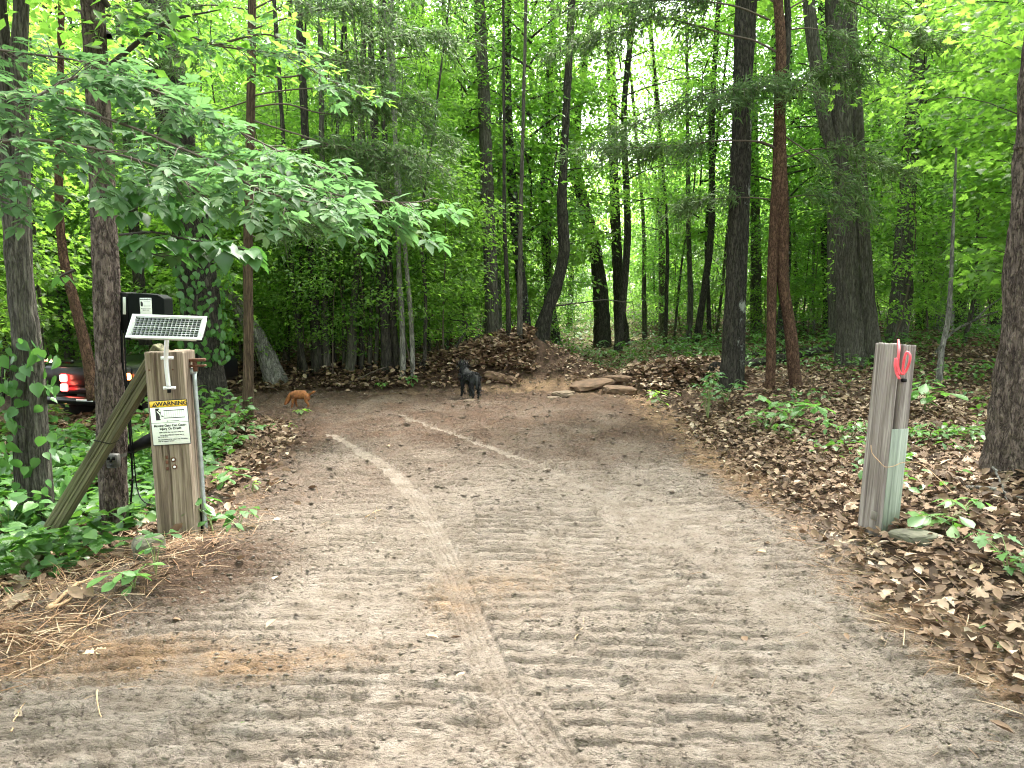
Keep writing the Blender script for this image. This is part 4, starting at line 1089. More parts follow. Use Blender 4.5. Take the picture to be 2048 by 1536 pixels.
c = at(350, 838, 4.42)
SW, SH = .215, .268
sg = thing('warning_sign', 'white warning sign with yellow WARNING header about the moving gate, on the left post', 'sign', lpos(.10, .425, .006))
sgr = Bm @ Matrix.Rotation(math.radians(-1.5), 3, 'Y'); sg.rotation_euler = sgr.to_euler()
MB().bbox((0, .001, 0), (SW + .008, .003, SH + .008), .001).part('border', M['ink'], sg, False, True)
MB().bbox((0, -.0015, -.02), (SW, .002, SH - .04), .0006).part('plate', M['signwhite'], sg, False, True)
MB().bbox((0, -.0015, SH / 2 - .0195), (SW, .002, .037), .0006).part('header', M['yellow'], sg, False, True)
yy = -.0030
flat(sg, text_mesh('WARNING', .034, .0012, font_w=1.12), M['ink'], .022, SH / 2 - .0195, yy)
tri = [(-.094, .003), (-.066, .003), (-.080, .029)]; poly([(a, SH / 2 - .037 + b) for a, b in tri], 'alert_triangle', M['ink'], sg, yy)
poly([(a, SH / 2 - .037 + b) for a, b in [(-.0815, .009), (-.0785, .009), (-.0778, .021), (-.0822, .021)]], 'exclamation_mark', M['yellow'], sg, yy - .0007)
# pictogram: post, body pressed by a sliding gate
z0 = .075
poly([(-.078, z0 - .058), (-.052, z0 - .058), (-.050, z0 - .03), (-.046, z0), (-.056, z0 + .014), (-.078, z0 + .014)], 'pictogram_post', M['ink'], sg, yy)
poly([(-.060, z0 + .002), (-.054, z0 + .010), (-.046, z0 + .008), (-.044, z0 - .002), (-.050, z0 - .008), (-.057, z0 - .006)], 'pictogram_head', M['signwhite'], sg, yy - .0007)
poly([(-.070, z0 + .000), (-.064, z0 - .004), (-.052, z0 - .018), (-.048, z0 - .036), (-.052, z0 - .052), (-.056, z0 - .052), (-.053, z0 - .036), (-.057, z0 - .022), (-.068, z0 - .008)], 'pictogram_arm', M['signwhite'], sg, yy - .0007)
poly([(-.046, z0 - .036), (-.032, z0 - .040), (-.034, z0 - .034), (-.044, z0 - .028)], 'pictogram_hand', M['ink'], sg, yy)
for zz in (z0 - .001, z0 - .047): poly([(-.030, zz - .0022), (.090, zz - .0022), (.090, zz + .0022), (-.030, zz + .0022)], 'pictogram_rail', M['ink'], sg, yy)
for k in range(10):
    xx = -.026 + k * .0126; poly([(xx - .0006, z0 - .045), (xx + .0006, z0 - .045), (xx + .0006, z0 - .003), (xx - .0006, z0 - .003)], 'pictogram_bar', M['grey_ink'], sg, yy)
poly([(-.020, z0 - .066), (-.010, z0 - .0625), (-.010, z0 - .065), (.055, z0 - .0645), (.055, z0 - .0675), (-.010, z0 - .067), (-.010, z0 - .0695)], 'arrow', M['ink'], sg, yy)
poly([(-SW / 2, -.0010), (SW / 2, -.0010), (SW / 2, .0008), (-SW / 2, .0008)], 'divider', M['ink'], sg, yy)
flat(sg, text_mesh('Moving Gate Can Cause', .0195, .0007, font_w=.98), M['ink'], 0, -.018, yy)
flat(sg, text_mesh('Injury Or Death', .0195, .0007, font_w=.98), M['ink'], 0, -.037, yy)
for s_, z_, x_ in [('KEEP CLEAR! Gate may move at any time.', -.059, .006), ('Do not allow children to operate gate or', -.076, .006), ('play in gate area.', -.086, -.048), ('This gate/entrance is for vehicles only. Pedestrians', -.103, .008), ('must use separate entrance.', -.113, -.030)]:
    flat(sg, text_mesh(s_, .0098, .0003, font_w=.86), M['ink'], x_, z_, yy)

# ------------------------------------------------------------------ solar panel on its tube
PC = lpos(0.02, 0, 0)
pc = at(334, 655, 4.36)
sp = thing('solar_panel', 'small white-framed solar panel on a curved white tube clamped to the left post', 'solar panel', pc)
tilt = math.radians(-38)
pr = Matrix.Rotation(math.radians(2.2), 3, 'Y') @ Matrix.Rotation(math.radians(4), 3, 'Z') @ Matrix.Rotation(tilt, 3, 'X')
sp.rotation_euler = pr.to_euler()
PW, PH = .425, .168
m = MB()
for z in (-1, 1): m.bbox((0, 0, z * (PH / 2 - .009)), (PW, .018, .018), .002)
for x in (-1, 1): m.bbox((x * (PW / 2 - .012), .0005, 0), (.024, .018, PH - .036), .002)
m.part('frame', M['alu'], sp, False, True)
m = MB()
for x in (-1, 1):
    for z in (-1, 1): m.bbox((x * (PW / 2 - .014), .005, z * (PH / 2 - .010)), (.034, .020, .026), .004)
m.part('corner_caps', M['blackp'], sp, False, True)
MB().bbox((0, .002, 0), (PW - .046, .006, PH - .034), .001).part('backsheet', M['white'], sp, False, True)
cw, chh = (PW - .056) / 16, (PH - .044) / 4
cm_ = MB().bbox((0, 0, 0), (cw - .0030, .002, chh - .0028), .0007).mesh('cell', M['cell'])
for i in range(16):
    for k in range(4):
        link('cell', cm_, sp, ((i - 7.5) * cw, -.0022, (k - 1.5) * chh + (.0012 if k > 1 else -.0012)))
m = MB()
for i in range(4): m.box((0, -.0036, (i - 1.5) * chh - .001), (PW - .058, .0006, .0010))
m.part('busbars', M['alu'], sp, False, True)
# tube follows the post front in world space -> child of an unrotated thing
tp = [at(334, 672, 4.42), at(333, 690, 4.415), at(332, 716, 4.43), at(334, 745, 4.435), at(338, 778, 4.44)]
Minv = (Matrix.Translation(pc) @ pr.to_4x4()).inverted()
Q = spline(np.array([tuple(Minv @ p) for p in tp]), .02)
m = MB(); m.tube(Q, .0128, 16); m.part('support_tube', M['alu'], sp, True, True)
m = MB(); e = Q[-1]; dn = np.array(Minv.to_3x3() @ Vector((0, 0, -1))); m.tube([e, e + dn * .022], .011, 12); m.part('tube_end', M['blackp'], sp, True, True)
for px, py in ((333, 716), (338, 776)):
    p = at(px, py, 4.44); wr = Minv.to_3x3() @ Bm
    m = MB(); m.bbox(tuple(Minv @ (p + Bm @ Vector((0, .009, 0)))), (.074, .004, .019), .0018, wr)
    for sx in (-1, 1): q = Minv @ (p + Bm @ Vector((sx * .027, .006, 0))); q2 = Minv @ (p + Bm @ Vector((sx * .027, .001, 0))); m.tube([tuple(q), tuple(q2)], .006, 10)
    m.tube([tuple(Minv @ (p + Bm @ Vector((.0155 * math.cos(a), .006 - .0175 * math.sin(a), 0)))) for a in np.linspace(0, math.pi, 10)], .0045, 6)
    m.part('pipe_clamp', M['white'], sp, False, True)

# ------------------------------------------------------------------ control box on the pine
YP = T_pine.location.y
bc = at(291, 616, YP + .06)
cb_ = thing('control_box', 'black green gate control box with a small white warning label, fixed beside the pine trunk', 'control box', bc)
m = MB(); prof = [(-.085, -.10), (.155, -.10), (.158, .065), (.12, .088), (.0, .099), (-.085, .10)]
n = len(prof); V = [(x, -.07, z) for x, z in prof] + [(x, .07, z) for x, z in prof]
me = bpy.data.meshes.new('cover'); me.from_pydata(V, [], [list(range(n)), list(range(n, 2 * n))[::-1]] + [[(i + 1) % n, i, n + i, n + (i + 1) % n] for i in range(n)]); me.update(); me.materials.append(M['greenp'])
bmod = link('cover', me, cb_); mod = bmod.modifiers.new('bevel', 'BEVEL'); mod.width = .008; mod.segments = 2
m = MB(); m.bbox((-.123, .02, -.03), (.066, .15, .27), .010); m.part('housing', M['blackp'], cb_, False, True)
m = MB(); m.bbox((-.088, -.066, -.01), (.008, .02, .16), .002); m.part('latch', M['blackp'], cb_, False, True)
m = MB(); m.bbox((-.112, -.0575, .016), (.020, .003, .115), .001, Matrix.Rotation(math.radians(3), 3, 'Y')); m.part('side_label', M['signwhite'], cb_, False, True)
m = MB(); m.bbox((.038, -.0715, .005), (.078, .003, .125), .001); m.part('label_plate', M['signwhite'], cb_, False, True)
flat(cb_, text_mesh('WARNING', .0155, .0004), M['ink'], .038, .057, -.0735)
poly([(.004, .012), (.018, .012), (.020, .03), (.016, .044), (.004, .044)], 'pictogram_post', M['ink'], cb_, -.0738)
for z in (.042, .014): poly([(.024, z - .001), (.070, z - .001), (.070, z + .001), (.024, z + .001)], 'pictogram_rail', M['ink'], cb_, -.0738)
for k in range(7): poly([(.026 + k * .007, .015), (.027 + k * .007, .015), (.027 + k * .007, .041), (.026 + k * .007, .041)], 'pictogram_bar', M['grey_ink'], cb_, -.0738)
flat(cb_, text_mesh('Moving Gate Can Cause', .0065, .0001), M['ink'], .038, -.004, -.0735)
flat(cb_, text_mesh('Injury Or Death', .0065, .0001), M['ink'], .038, -.013, -.0735)

# black cables hanging down the pine from the box
cbz = thing('cable', 'black cables hanging from the control box down the right side of the pine trunk', 'cable', at(262, 1010, YP))
m = MB(); m.tube(spline(np.array([tuple(at(x, y, d)) for x, y, d in [(243, 660, YP), (245, 720, YP), (252, 780, YP), (258, 850, YP), (262, 900, YP), (265, 955, YP), (262, 1000, YP), (260, 1040, YP)]]), .04), .007, 8); m.part('thick_cable', M['blackp'], cbz, True)
m = MB(); m.tube(spline(np.array([tuple(at(x, y, d)) for x, y, d in [(249, 660, YP), (252, 740, YP), (260, 830, YP), (268, 920, YP), (275, 980, YP), (290, 1005, YP - .1), (318, 1012, YP - .2)]]), .04), .004, 6); m.part('thin_cable', M['blackp'], cbz, True)
m = MB()
for px, py in ((262, 905), (263, 960)): m.bbox(tuple(at(px, py, YP)), (.03, .03, .012), .003)
m.part('cable_tie', M['blackp'], cbz)

# black bar of the gate opener between tree and post
ga = thing('gate_opener_arm', 'black tubular gate opener arm between the pine and the left post', 'gate opener', at(290, 888, 4.95))
a0, a1 = at(262, 898, 5.1), at(325, 868, 4.85)
m = MB(); m.tube([tuple(a0), tuple(a0.lerp(a1, .5)), tuple(a1)], [.030, .042, .046], 18); m.part('housing', M['blackp'], ga, True)
m = MB(); m.tube([tuple(a0), tuple(a0 + (a0 - a1) * .35)], .012, 10); m.part('rod', M['alu'], ga, True)
m = MB(); m.tube([tuple(a0.lerp(a1, .05)), tuple(a0.lerp(a1, .10))], .036, 18); m.part('collar', M['blackp'], ga, True)

# trail camera
tc = at(227, 921, YP - .135)
tr = thing('trail_camera', 'small grey camouflage trail camera strapped to the pine trunk', 'trail camera', tc)
MB().bbox((0, 0, 0), (.078, .05, .092), .009).part('case', M['camo'], tr, False, True)
MB().bbox((0, -.027, .014), (.062, .006, .040), .004).part('face_plate', M['camo'], tr, False, True)
m = MB(); m.bbox((-.017, -.031, .019), (.022, .004, .020), .003); m.bbox((.017, -.031, .019), (.022, .004, .020), .003); m.part('flash_window', M['blackp'], tr, False, True)
m = MB(); m.tube([(0, -.028, .004), (0, -.036, .004)], .010, 16); m.part('lens', M['blackp'], tr, True, True)
MB().bbox((0, -.028, -.026), (.022, .006, .016), .002).part('sensor', M['ink'], tr, False, True)
MB().bbox((0, -.022, -.042), (.06, .012, .010), .003).part('latch', M['camo'], tr, False, True)
m = MB(); tx = T_pine.location; rad = .100
cx, cy = at(226, 915, YP).x, YP
for a0_, a1_ in ((-2.45, -.05),):
    P = [(cx + rad * math.cos(a) - tc.x, cy + rad * math.sin(a) - tc.y, .004 + .012 * math.cos(a)) for a in np.linspace(a0_, a1_, 16)]
    V = []
    for p in P: V += [(p[0], p[1], p[2] - .012), (p[0], p[1], p[2] + .012)]
    m.add(V, [[2 * i, 2 * i + 2, 2 * i + 3, 2 * i + 1] for i in range(len(P) - 1)])
m.part('strap', M['strap'], tr, False, True)

# ------------------------------------------------------------------ right post: square timber seen on its corner
RB = at(1752, 1078, 4.62); RT = at(1792, 688, 4.62)
face = Vector((.40, -.90, 0)); Br = basis(RB, RT, face)
rp_ = thing('gate_post', 'grey leaning timber gate post on the right, split on one side with pink cord', 'post', RB)
rp_.rotation_euler = Br.to_euler(); hR = (RT - RB).length; rw = .165
link('timber', beam_mesh('timber', rw, rw, hR + .25, M['post_grey'], [(.30, .58, 9, .055, .06), (.20, .7, 9, .02, .03), (.55, 1.0, 9, .008, .015), (3.5, .5, 9, .005, .02), (3.25, .1, .8, .006, .012), (.8, .4, 1.3, .004, .01)], 21.0), rp_, (0, 0, -.25))
MB().bbox((.008, -rw / 2 - .0025, hR * .30 - .02), (rw - .020, .008, hR * .60), .003).part('pale_facing_board', M['post_pale'], rp_, False, True)
MB().bbox((-rw / 2 - .002, -.035, .17), (.008, .045, .055), .003).part('knot', M['post_grey'], rp_, False, True)
m = MB(); m.bbox((-.01, -rw / 2 - .006, hR - .215), (.035, .02, .022), .004); m.part('hook', M['blackp'], rp_, False, True)
rf = lambda px, py, d=4.46: tuple(at(px, py, d))
rope = thing('cord', 'pink looped cord hung over the top of the right gate post', 'cord', Vector(rf(1800, 745)))
m = MB(); m.tube(spline(np.array([rf(1797, 680, 4.55), rf(1798, 700, 4.47), rf(1796, 722), rf(1797, 738), rf(1804, 748), rf(1812, 742), rf(1819, 724, 4.42), rf(1820, 710, 4.41), rf(1814, 704, 4.43), rf(1809, 716, 4.44), rf(1806, 735), rf(1807, 750)]), .01), .0072, 10); m.part('loop', M['rope'], rope, True)
m = MB(); m.tube(spline(np.array([rf(1792, 716), rf(1790, 730), rf(1793, 746), rf(1799, 758, 4.45)]), .01), .0076, 10); m.part('tail', M['rope'], rope, True)
m = MB(); m.tube(spline(np.array([rf(1793, 716, 4.45), rf(1795, 735, 4.45), rf(1798, 750, 4.45)]), .01), .006, 10); m.part('knot', M['rope'], rope, True)
vn = thing('dry_tendril', 'thin dry tendril draped across the right gate post to the litter', 'vine', Vector(rf(1760, 915)))
m = MB(); m.tube(spline(np.array([rf(1742, 890, 4.50), rf(1744, 906, 4.49), rf(1758, 922, 4.45), rf(1770, 934, 4.42), rf(1788, 932, 4.43), rf(1806, 925, 4.45), rf(1836, 926, 4.5), rf(1858, 940, 4.45), rf(1880, 960, 4.4), rf(1905, 985, 4.35)]), .02), .0024, 5); m.part('stem', M['straw'] if False else M['root'], vn, True)

# ------------------------------------------------------------------ dark trailer-like vehicle behind the left trees
vc = at(185, 842, 9.6); vc.z = at(185, 842, 9.6).z
ve = thing('vehicle', 'dark low vehicle behind the left trees with red tail lamps and amber markers lit', 'vehicle', vc)
ve.rotation_euler = (0, 0, math.radians(-14))
m = MB(); m.bbox((.12, .9, .56), (1.72, 1.8, .34), .05); m.bbox((.05, .10, .40), (1.42, .22, .12), .03); m.part('body', M['carpaint'], ve, False, True)
MB().bbox((.05, -.015, .58), (1.20, .05, .26), .02).part('tailgate', M['carpaint'], ve, False, True)
m = MB(); m.bbox((-.48, -.005, .765), (.50, .06, .05), .015); m.bbox((.3, .02, .765), (.5, .05, .04), .012); m.part('top_rail', M['carpaint'], ve, False, True)
for dx in (-.12, .11): MB().bbox((-.56 + dx, -.045, .775), (.10, .03, .035), .01).part('clear_lens', M['chrome'], ve, False, True)
MB().bbox((-.56, -.052, .778), (.075, .03, .045), .012).part('brake_lamp', M['lamp_core'], ve, False, True)
for z in (.555, .435):
    a = MB().bbox((-.355, -.050, z), (.110, .03, .105), .02).part('tail_lamp', M['lamp_red'], ve, False, True)
    MB().bbox((0, -.016, 0), (.085, .012, .078), .005).part('bulb', M['lamp_core'], a, False, True); a.children[0].location = (-.355, -.052, z)
MB().bbox((.640, -.055, .60), (.070, .03, .085), .02).part('marker_lamp', M['lamp_amber'], ve, False, True)
MB().bbox((.95, -.035, .20), (.050, .03, .055), .012).part('marker_lamp', M['lamp_amber'], ve, False, True)
m = MB(); m.bbox((0, -.06, .27), (1.25, .12, .11), .03); m.part('bumper', M['carpaint'], ve, False, True)
MB().bbox((.02, -.128, .285), (.26, .012, .030), .005).part('bumper_trim', M['chrome'], ve, False, True)
MB().bbox((.06, -.05, .40), (.10, .02, .018), .004).part('badge', M['chrome'], ve, False, True)
for x in (-.62, .68):
    for y in (.45, 1.5):
        wq = MB(); wq.tube([(x - .1, y, .27), (x - .07, y, .27), (x + .07, y, .27), (x + .1, y, .27)], [.24, .28, .28, .24], 24); a = wq.part('tyre', M['rubber'], ve, True, True)
        wq = MB(); wq.tube([(x - .105, y, .27), (x + .105, y, .27)], .14, 16); wq.part('rim', M['galv'], ve, True, True)

# ------------------------------------------------------------------ dogs
def skin(name, J, E, mat, parent, lv=2):
    me = bpy.data.meshes.new(name); me.from_pydata([j[:3] for j in J], E, []); me.update(); me.materials.append(mat)
    ob = link(name, me, parent); ob.modifiers.new('skin', 'SKIN'); ob.modifiers['skin'].use_smooth_shade = True
    sv = me.skin_vertices[0].data
    for i, j in enumerate(J): r_ = j[3] if len(j) > 3 else .02; sv[i].radius = (r_, j[4] if len(j) > 4 else r_)
    sv[0].use_root = True
    sb = ob.modifiers.new('sub', 'SUBSURF'); sb.levels = sb.render_levels = lv
    return ob
def dog(t, s, mat, headdown, tail, fluff, head, fat=1.0):
    """local: +X is forward, units scaled by shoulder height s"""
    J = [(0, 0, .70, .17, .20), (.28, 0, .72, .19, .22), (-.28, 0, .72, .17, .19), (-.42, 0, .70, .13)]
    E = [(0, 1), (0, 2), (2, 3)]
    def ch(start, pts):
        k = start
        for p in pts: J.append(p); E.append((k, len(J) - 1)); k = len(J) - 1
        return k
    if headdown: nk = ch(1, [(.46, 0, .70, .12), (.60, 0, .52, .10), (.68, .02, .36, .095), (.76, .03, .25, .05), (.80, .03, .20, .035)])
    else: nk = ch(1, [(.42, 0, .86, .13), (.52, 0, 1.02, .12), (.62, 0, 1.10, .125), (.76, 0, 1.07, .065), (.84, 0, 1.05, .045)])
    for sy in (-1, 1):
        ch(1, [(.30, sy * .11, .52, .085), (.29 + .03 * sy, sy * .12, .32, .05), (.30 + .08 * sy, sy * .12, .10, .036), (.34 + .08 * sy, sy * .12, .03, .04)])
        ch(3, [(-.40, sy * .11, .54, .10), (-.33 - .05 * sy, sy * .12, .40, .06), (-.47 - .06 * sy, sy * .12, .24, .036), (-.43 - .06 * sy, sy * .12, .09, .032), (-.38 - .06 * sy, sy * .12, .03, .038)])
    ch(3, tail)
    J = [tuple(q * s * (fat if i > 2 else 1) for i, q in enumerate(j)) for j in J]
    b = skin('body', J, E, mat, t)
    for sy in (-1, 1):
        hx, hz = head; m = MB(); c = np.array([hx, sy * .085, hz]) * s
        m.add([c + np.array(v) * s for v in [(.03, 0, .0), (-.05, 0, .0), (-.03, sy * .05, -.13), (.02, sy * .05, -.12), (-.01, -sy * .03, .02)]], [[0, 1, 2], [0, 2, 3], [1, 0, 4]])
        m.part('ear', mat, t, False, True)
    if fluff:
        rng = np.random.default_rng(3); L = LS(); n = 2600
        a = rng.uniform(0, 6.28, n); x = rng.uniform(-.45, .55, n); rr = .165 + .02 * rng.random(n)
        P = np.stack([x, rr * np.cos(a), .70 + .19 * np.sin(a)], -1)
        P2 = np.stack([rng.uniform(-.48, .0, n // 3) , rng.normal(0, .16, n // 3), rng.uniform(.15, .6, n // 3)], -1); P2[:, 0] = np.where(rng.random(n // 3) < .5, -.42, .3) + rng.normal(0, .05, n // 3); P2[:, 1] = np.sign(P2[:, 1]) * .12 + rng.normal(0, .04, n // 3)
        P3 = np.array([.50, 0, 1.0]) + rng.normal(0, 1, (n // 3, 3)) * [.10, .09, .10]
        P = np.vstack([P, P2, P3]); k = len(P)
        L.add(scatter((np.array([[-.12, 0, 0], [.12, 0, 0], [0, 1, .1]]), np.array([[0, 1, 2]])), P * s, rng.uniform(0, 6.28, k), rng.normal(-1.0, .4, k), 0, .085 * s, rng))
        link('shaggy_coat', L.mesh('shaggy_coat', mat), t, kind='stuff')
g1 = ground(600, 818)
d1 = thing('dog', 'small orange-brown dog sniffing the dirt at the bend of the road', 'dog', g1); d1.rotation_euler = (0, 0, math.radians(172))
dog(d1, .27, M['fur_tan'], True, [(-.50, 0, .72, .05), (-.62, .02, .80, .04), (-.78, .04, .90, .05), (-.88, .04, .92, .03)], False, (.66, .40), 1.3)
g2 = ground(940, 797)
d2 = thing('dog', 'shaggy black dog seen from behind facing the dirt mound', 'dog', g2); d2.rotation_euler = (0, 0, math.radians(118))
dog(d2, .47, M['fur_black'], False, [(-.50, 0, .74, .05), (-.56, .02, .62, .05), (-.58, .03, .46, .045), (-.56, .04, .34, .03)], True, (.56, 1.16))

# ------------------------------------------------------------------ foreground leafy branches (every large leaf is a part)
def compound_leaf(rng, n_pairs=2, size=.10, mat=None):
    """rachis with paired leaflets and an end leaflet; along +Y, hanging slightly"""
    L = LS(); V = []
    pos = []; az = []; sz = []
    Lr = size * (.75 + .45 * n_pairs)
    for i in range(n_pairs):
        t = Lr * (.45 + .5 * i / max(1, n_pairs - 1) * .9 if n_pairs > 1 else .6)
        for sd in (-1, 1):
            pos.append((0, t, -.15 * t * t / Lr)); az.append(math.pi / 2 - sd * rng.uniform(.75, 1.1)); sz.append(size * (.72 + .22 * i) * rng.uniform(.9, 1.1))
    pos.append((0, Lr, -.15 * Lr)); az.append(math.pi / 2 + rng.normal(0, .1)); sz.append(size * 1.15)
    pos = np.array(pos); n = len(pos)
    ELL = (np.array([[0, 0, 0], [.17, .22, .03], [.24, .52, .04], [.13, .82, .01], [0, 1.05, -.08], [-.13, .82, .01], [-.24, .52, .04], [-.17, .22, .03], [0, .5, -.015]]), np.array([[8, i, i + 1] for i in range(7)] + [[8, 7, 0]]))
    L.add(scatter(ELL, pos, np.array(az), rng.normal(-.14, .14, n), rng.normal(0, .25, n), np.array(sz), rng))
    w_ = .0012; rv = np.array([[-w_, 0, 0], [w_, 0, 0], [w_, Lr, -.15 * Lr], [-w_, Lr, -.15 * Lr]])
    L.add((rv, np.array([[0, 1, 2], [0, 2, 3]]), np.full(4, .9)))
    return L.mesh('leaf', mat)

def orient(d, up, roll=0.0):
    y = Vector(d).normalized(); z = Vector(up); z = (z - y * z.dot(y)).normalized(); x = y.cross(z)
    return (Matrix((x, y, z)).transposed() @ Matrix.Rotation(roll, 3, 'Y')).to_euler()

def leafy_branch(t, stems, meshes, rng, barkm, maxn, every=.035, r0=.009, twig=.18, down=.25, dens=1.0, yaw=1.0, extra=None):
    W = MB(); P = []
    for st in stems:
        Q = spline(np.array([tuple(at(*p)) for p in st]), .03); ln = len(Q) * .03
        W.tube(Q, np.linspace(r0, .0025, len(Q)), 6, False)
        k = 2
        while k < len(Q) - 1:
            T = Q[k + 1] - Q[k - 1]; T /= np.linalg.norm(T) + 1e-9
            sd = np.cross(T, [0, 0, 1.]); sd /= np.linalg.norm(sd) + 1e-9
            sg = rng.choice([-1, 1]); u = k / len(Q)
            tl = twig * rng.uniform(.5, 1.6) * (1.1 - .5 * u)
            d = sd * sg * rng.uniform(.5, 1) + T * rng.uniform(.2, .9) + np.array([0, 0, rng.normal(-.05, .35)]); d /= np.linalg.norm(d)
            E_ = Q[k] + d * tl - np.array([0, 0, tl * .15]); tw = spline(np.array([Q[k], Q[k] + d * tl * .5 + [0, 0, .02 * tl], E_]), .04)
            W.tube(tw, np.linspace(.003, .0012, len(tw)), 4, False)
            for q in range(max(2, int(tl / .055 * dens))):
                b = tw[min(len(tw) - 1, int((.25 + .75 * rng.random()) * len(tw)))]
                a = math.atan2(d[1], d[0]) + rng.normal(0, .8) * yaw; pt = rng.normal(-down, .25)
                P.append((b, (math.cos(a) * math.cos(pt), math.sin(a) * math.cos(pt), math.sin(pt)), rng.normal(0, .35), rng.uniform(.7, 1.2)))
            P.append((E_, tuple(d * [1, 1, .5] - np.array([0, 0, .3])), 0, 1.0))
            k += max(1, int(rng.uniform(.6, 1.4) * every / .03))
    W.V = [v - np.array(t.location) for v in W.V]
    link('stems', W.mesh('stems', M[barkm], True), t)
    P = P if len(P) <= maxn else [P[i] for i in rng.permutation(len(P))]
    for i, (b, d, ro, s) in enumerate(P[:maxn]):
        link('leaf', meshes[i % len(meshes)], t, Vector(b) - t.location, orient(d, (0, 0, 1), ro), s)
    if len(P) > maxn:
        L = LS()
        Vm = []
        for me in meshes:
            v = np.zeros(len(me.vertices) * 3, np.float32); me.vertices.foreach_get('co', v); f = np.array([p.vertices[:] for p in me.polygons]); a = np.zeros(len(me.vertices), np.float32); me.attributes['rnd'].data.foreach_get('value', a); Vm.append((v.reshape(-1, 3), f, a))
        for i, (b, d, ro, s) in enumerate(P[maxn:]):
            v, f, a = Vm[i % len(Vm)]; Rm = np.array(orient(d, (0, 0, 1), ro).to_matrix())
            L.add((v @ Rm.T * s + (np.array(b) - np.array(t.location)), f, a))
        link('smaller_leaves', L.mesh('smaller_leaves', meshes[0].materials[0]), t, kind='stuff')

r1 = np.random.default_rng(11)
hick = [compound_leaf(r1, n, s, M['leaf_blue']) for n, s in ((2, .070), (2, .062), (3, .060), (1, .070), (2, .066))]
t = thing('hickory_branch', 'long leafy hickory branch sweeping from the upper left across the cedar', 'branch', at(-120, 200, 3.6))
leafy_branch(t, [[(-140, 190, 3.6), (60, 200, 3.55), (250, 250, 3.5), (420, 320, 3.45), (560, 360, 3.4), (700, 395, 3.35), (800, 405, 3.35), (860, 402, 3.35)],
                 [(60, 200, 3.55), (180, 150, 3.7), (330, 190, 3.7), (470, 260, 3.7), (600, 320, 3.6), (700, 350, 3.6)],
                 [(-100, 300, 3.3), (60, 280, 3.3), (200, 300, 3.3), (330, 340, 3.3), (420, 400, 3.3)],
                 [(420, 320, 3.45), (520, 380, 3.3), (640, 410, 3.25), (690, 430, 3.2)]], hick, r1, 'twig', 300, every=.045, twig=.17, down=.15, dens=.85)
t = thing('hickory_branch', 'upper leafy hickory branch hanging over the top left corner', 'branch', at(-120, 60, 3.9))
leafy_branch(t, [[(-160, 70, 4.0), (0, 100, 3.9), (150, 120, 3.9), (260, 150, 3.9), (360, 200, 3.8)], [(-150, 190, 3.7), (-20, 190, 3.7), (100, 230, 3.7), (160, 270, 3.7)], [(-100, 380, 3.4), (20, 350, 3.4), (80, 380, 3.4)]], hick, r1, 'twig', 190, every=.05, twig=.17, down=.1, dens=.62)
lime5 = [compound_leaf(r1, n, .06, M['leaf_lime']) for n in (1, 2)]
t = thing('hickory_branch', 'thin pale branch with small leaves along the top left, above the main hickory branch', 'branch', at(150, 30, 5.0))
leafy_branch(t, [[(150, 20, 5.2), (320, 50, 5.0), (430, 90, 5.0), (560, 110, 4.9), (680, 170, 4.8), (770, 200, 4.8)], [(430, 90, 5.0), (540, 70, 5.0), (640, 130, 5.0)]], [compound_leaf(r1, 2, .062, M['leaf_blue']), lime5[0]], r1, 'twig', 150, every=.05, twig=.14, down=.35, dens=.6)

def simple_leaf(T, size, mat, rng):
    L = LS(); L.add(scatter(T, np.array([[0, size * .25, 0.]]), math.pi / 2, -.2, 0, size, rng))
    w_ = .0015; L.add((np.array([[-w_, 0, 0], [w_, 0, 0], [w_, size * .3, 0], [-w_, size * .3, 0]]), np.array([[0, 1, 2], [0, 2, 3]]), np.full(4, .9)))
    return L.mesh('leaf', mat)
heart = [simple_leaf(HEART, s, M['leaf_vine'], r1) for s in (.115, .10, .085)]
t = thing('vine', 'broad-leaved vine bunched over the ivy-wrapped trunk above the solar panel', 'vine', at(240, 380, 4.3))
leafy_branch(t, [[(250, 375, 4.4), (300, 370, 4.3), (350, 385, 4.25), (410, 400, 4.2), (450, 385, 4.2)], [(250, 380, 4.4), (290, 400, 4.3), (330, 420, 4.2)], [(240, 470, 4.4), (310, 465, 4.3), (380, 480, 4.3), (450, 490, 4.25), (510, 505, 4.2)], [(240, 480, 4.4), (280, 500, 4.4), (330, 515, 4.3)]], heart, r1, 'twig_dark', 160, every=.05, twig=.10, down=.45, dens=1.5)
t = thing('vine', 'few big heart-shaped leaves dangling left of the brown pine trunk', 'vine', at(80, 370, 4.0))
leafy_branch(t, [[(-40, 370, 4.2), (40, 360, 4.1), (90, 380, 4.1)], [(190, 380, 4.2), (200, 395, 4.1), (230, 390, 4.1)], [(140, 400, 4.1), (120, 420, 4.1), (105, 425, 4.1)], [(150, 540, 4.3), (120, 555, 4.3), (140, 575, 4.3)]], heart, r1, 'twig_dark', 30, every=.10, twig=.05, down=.5, dens=.8)

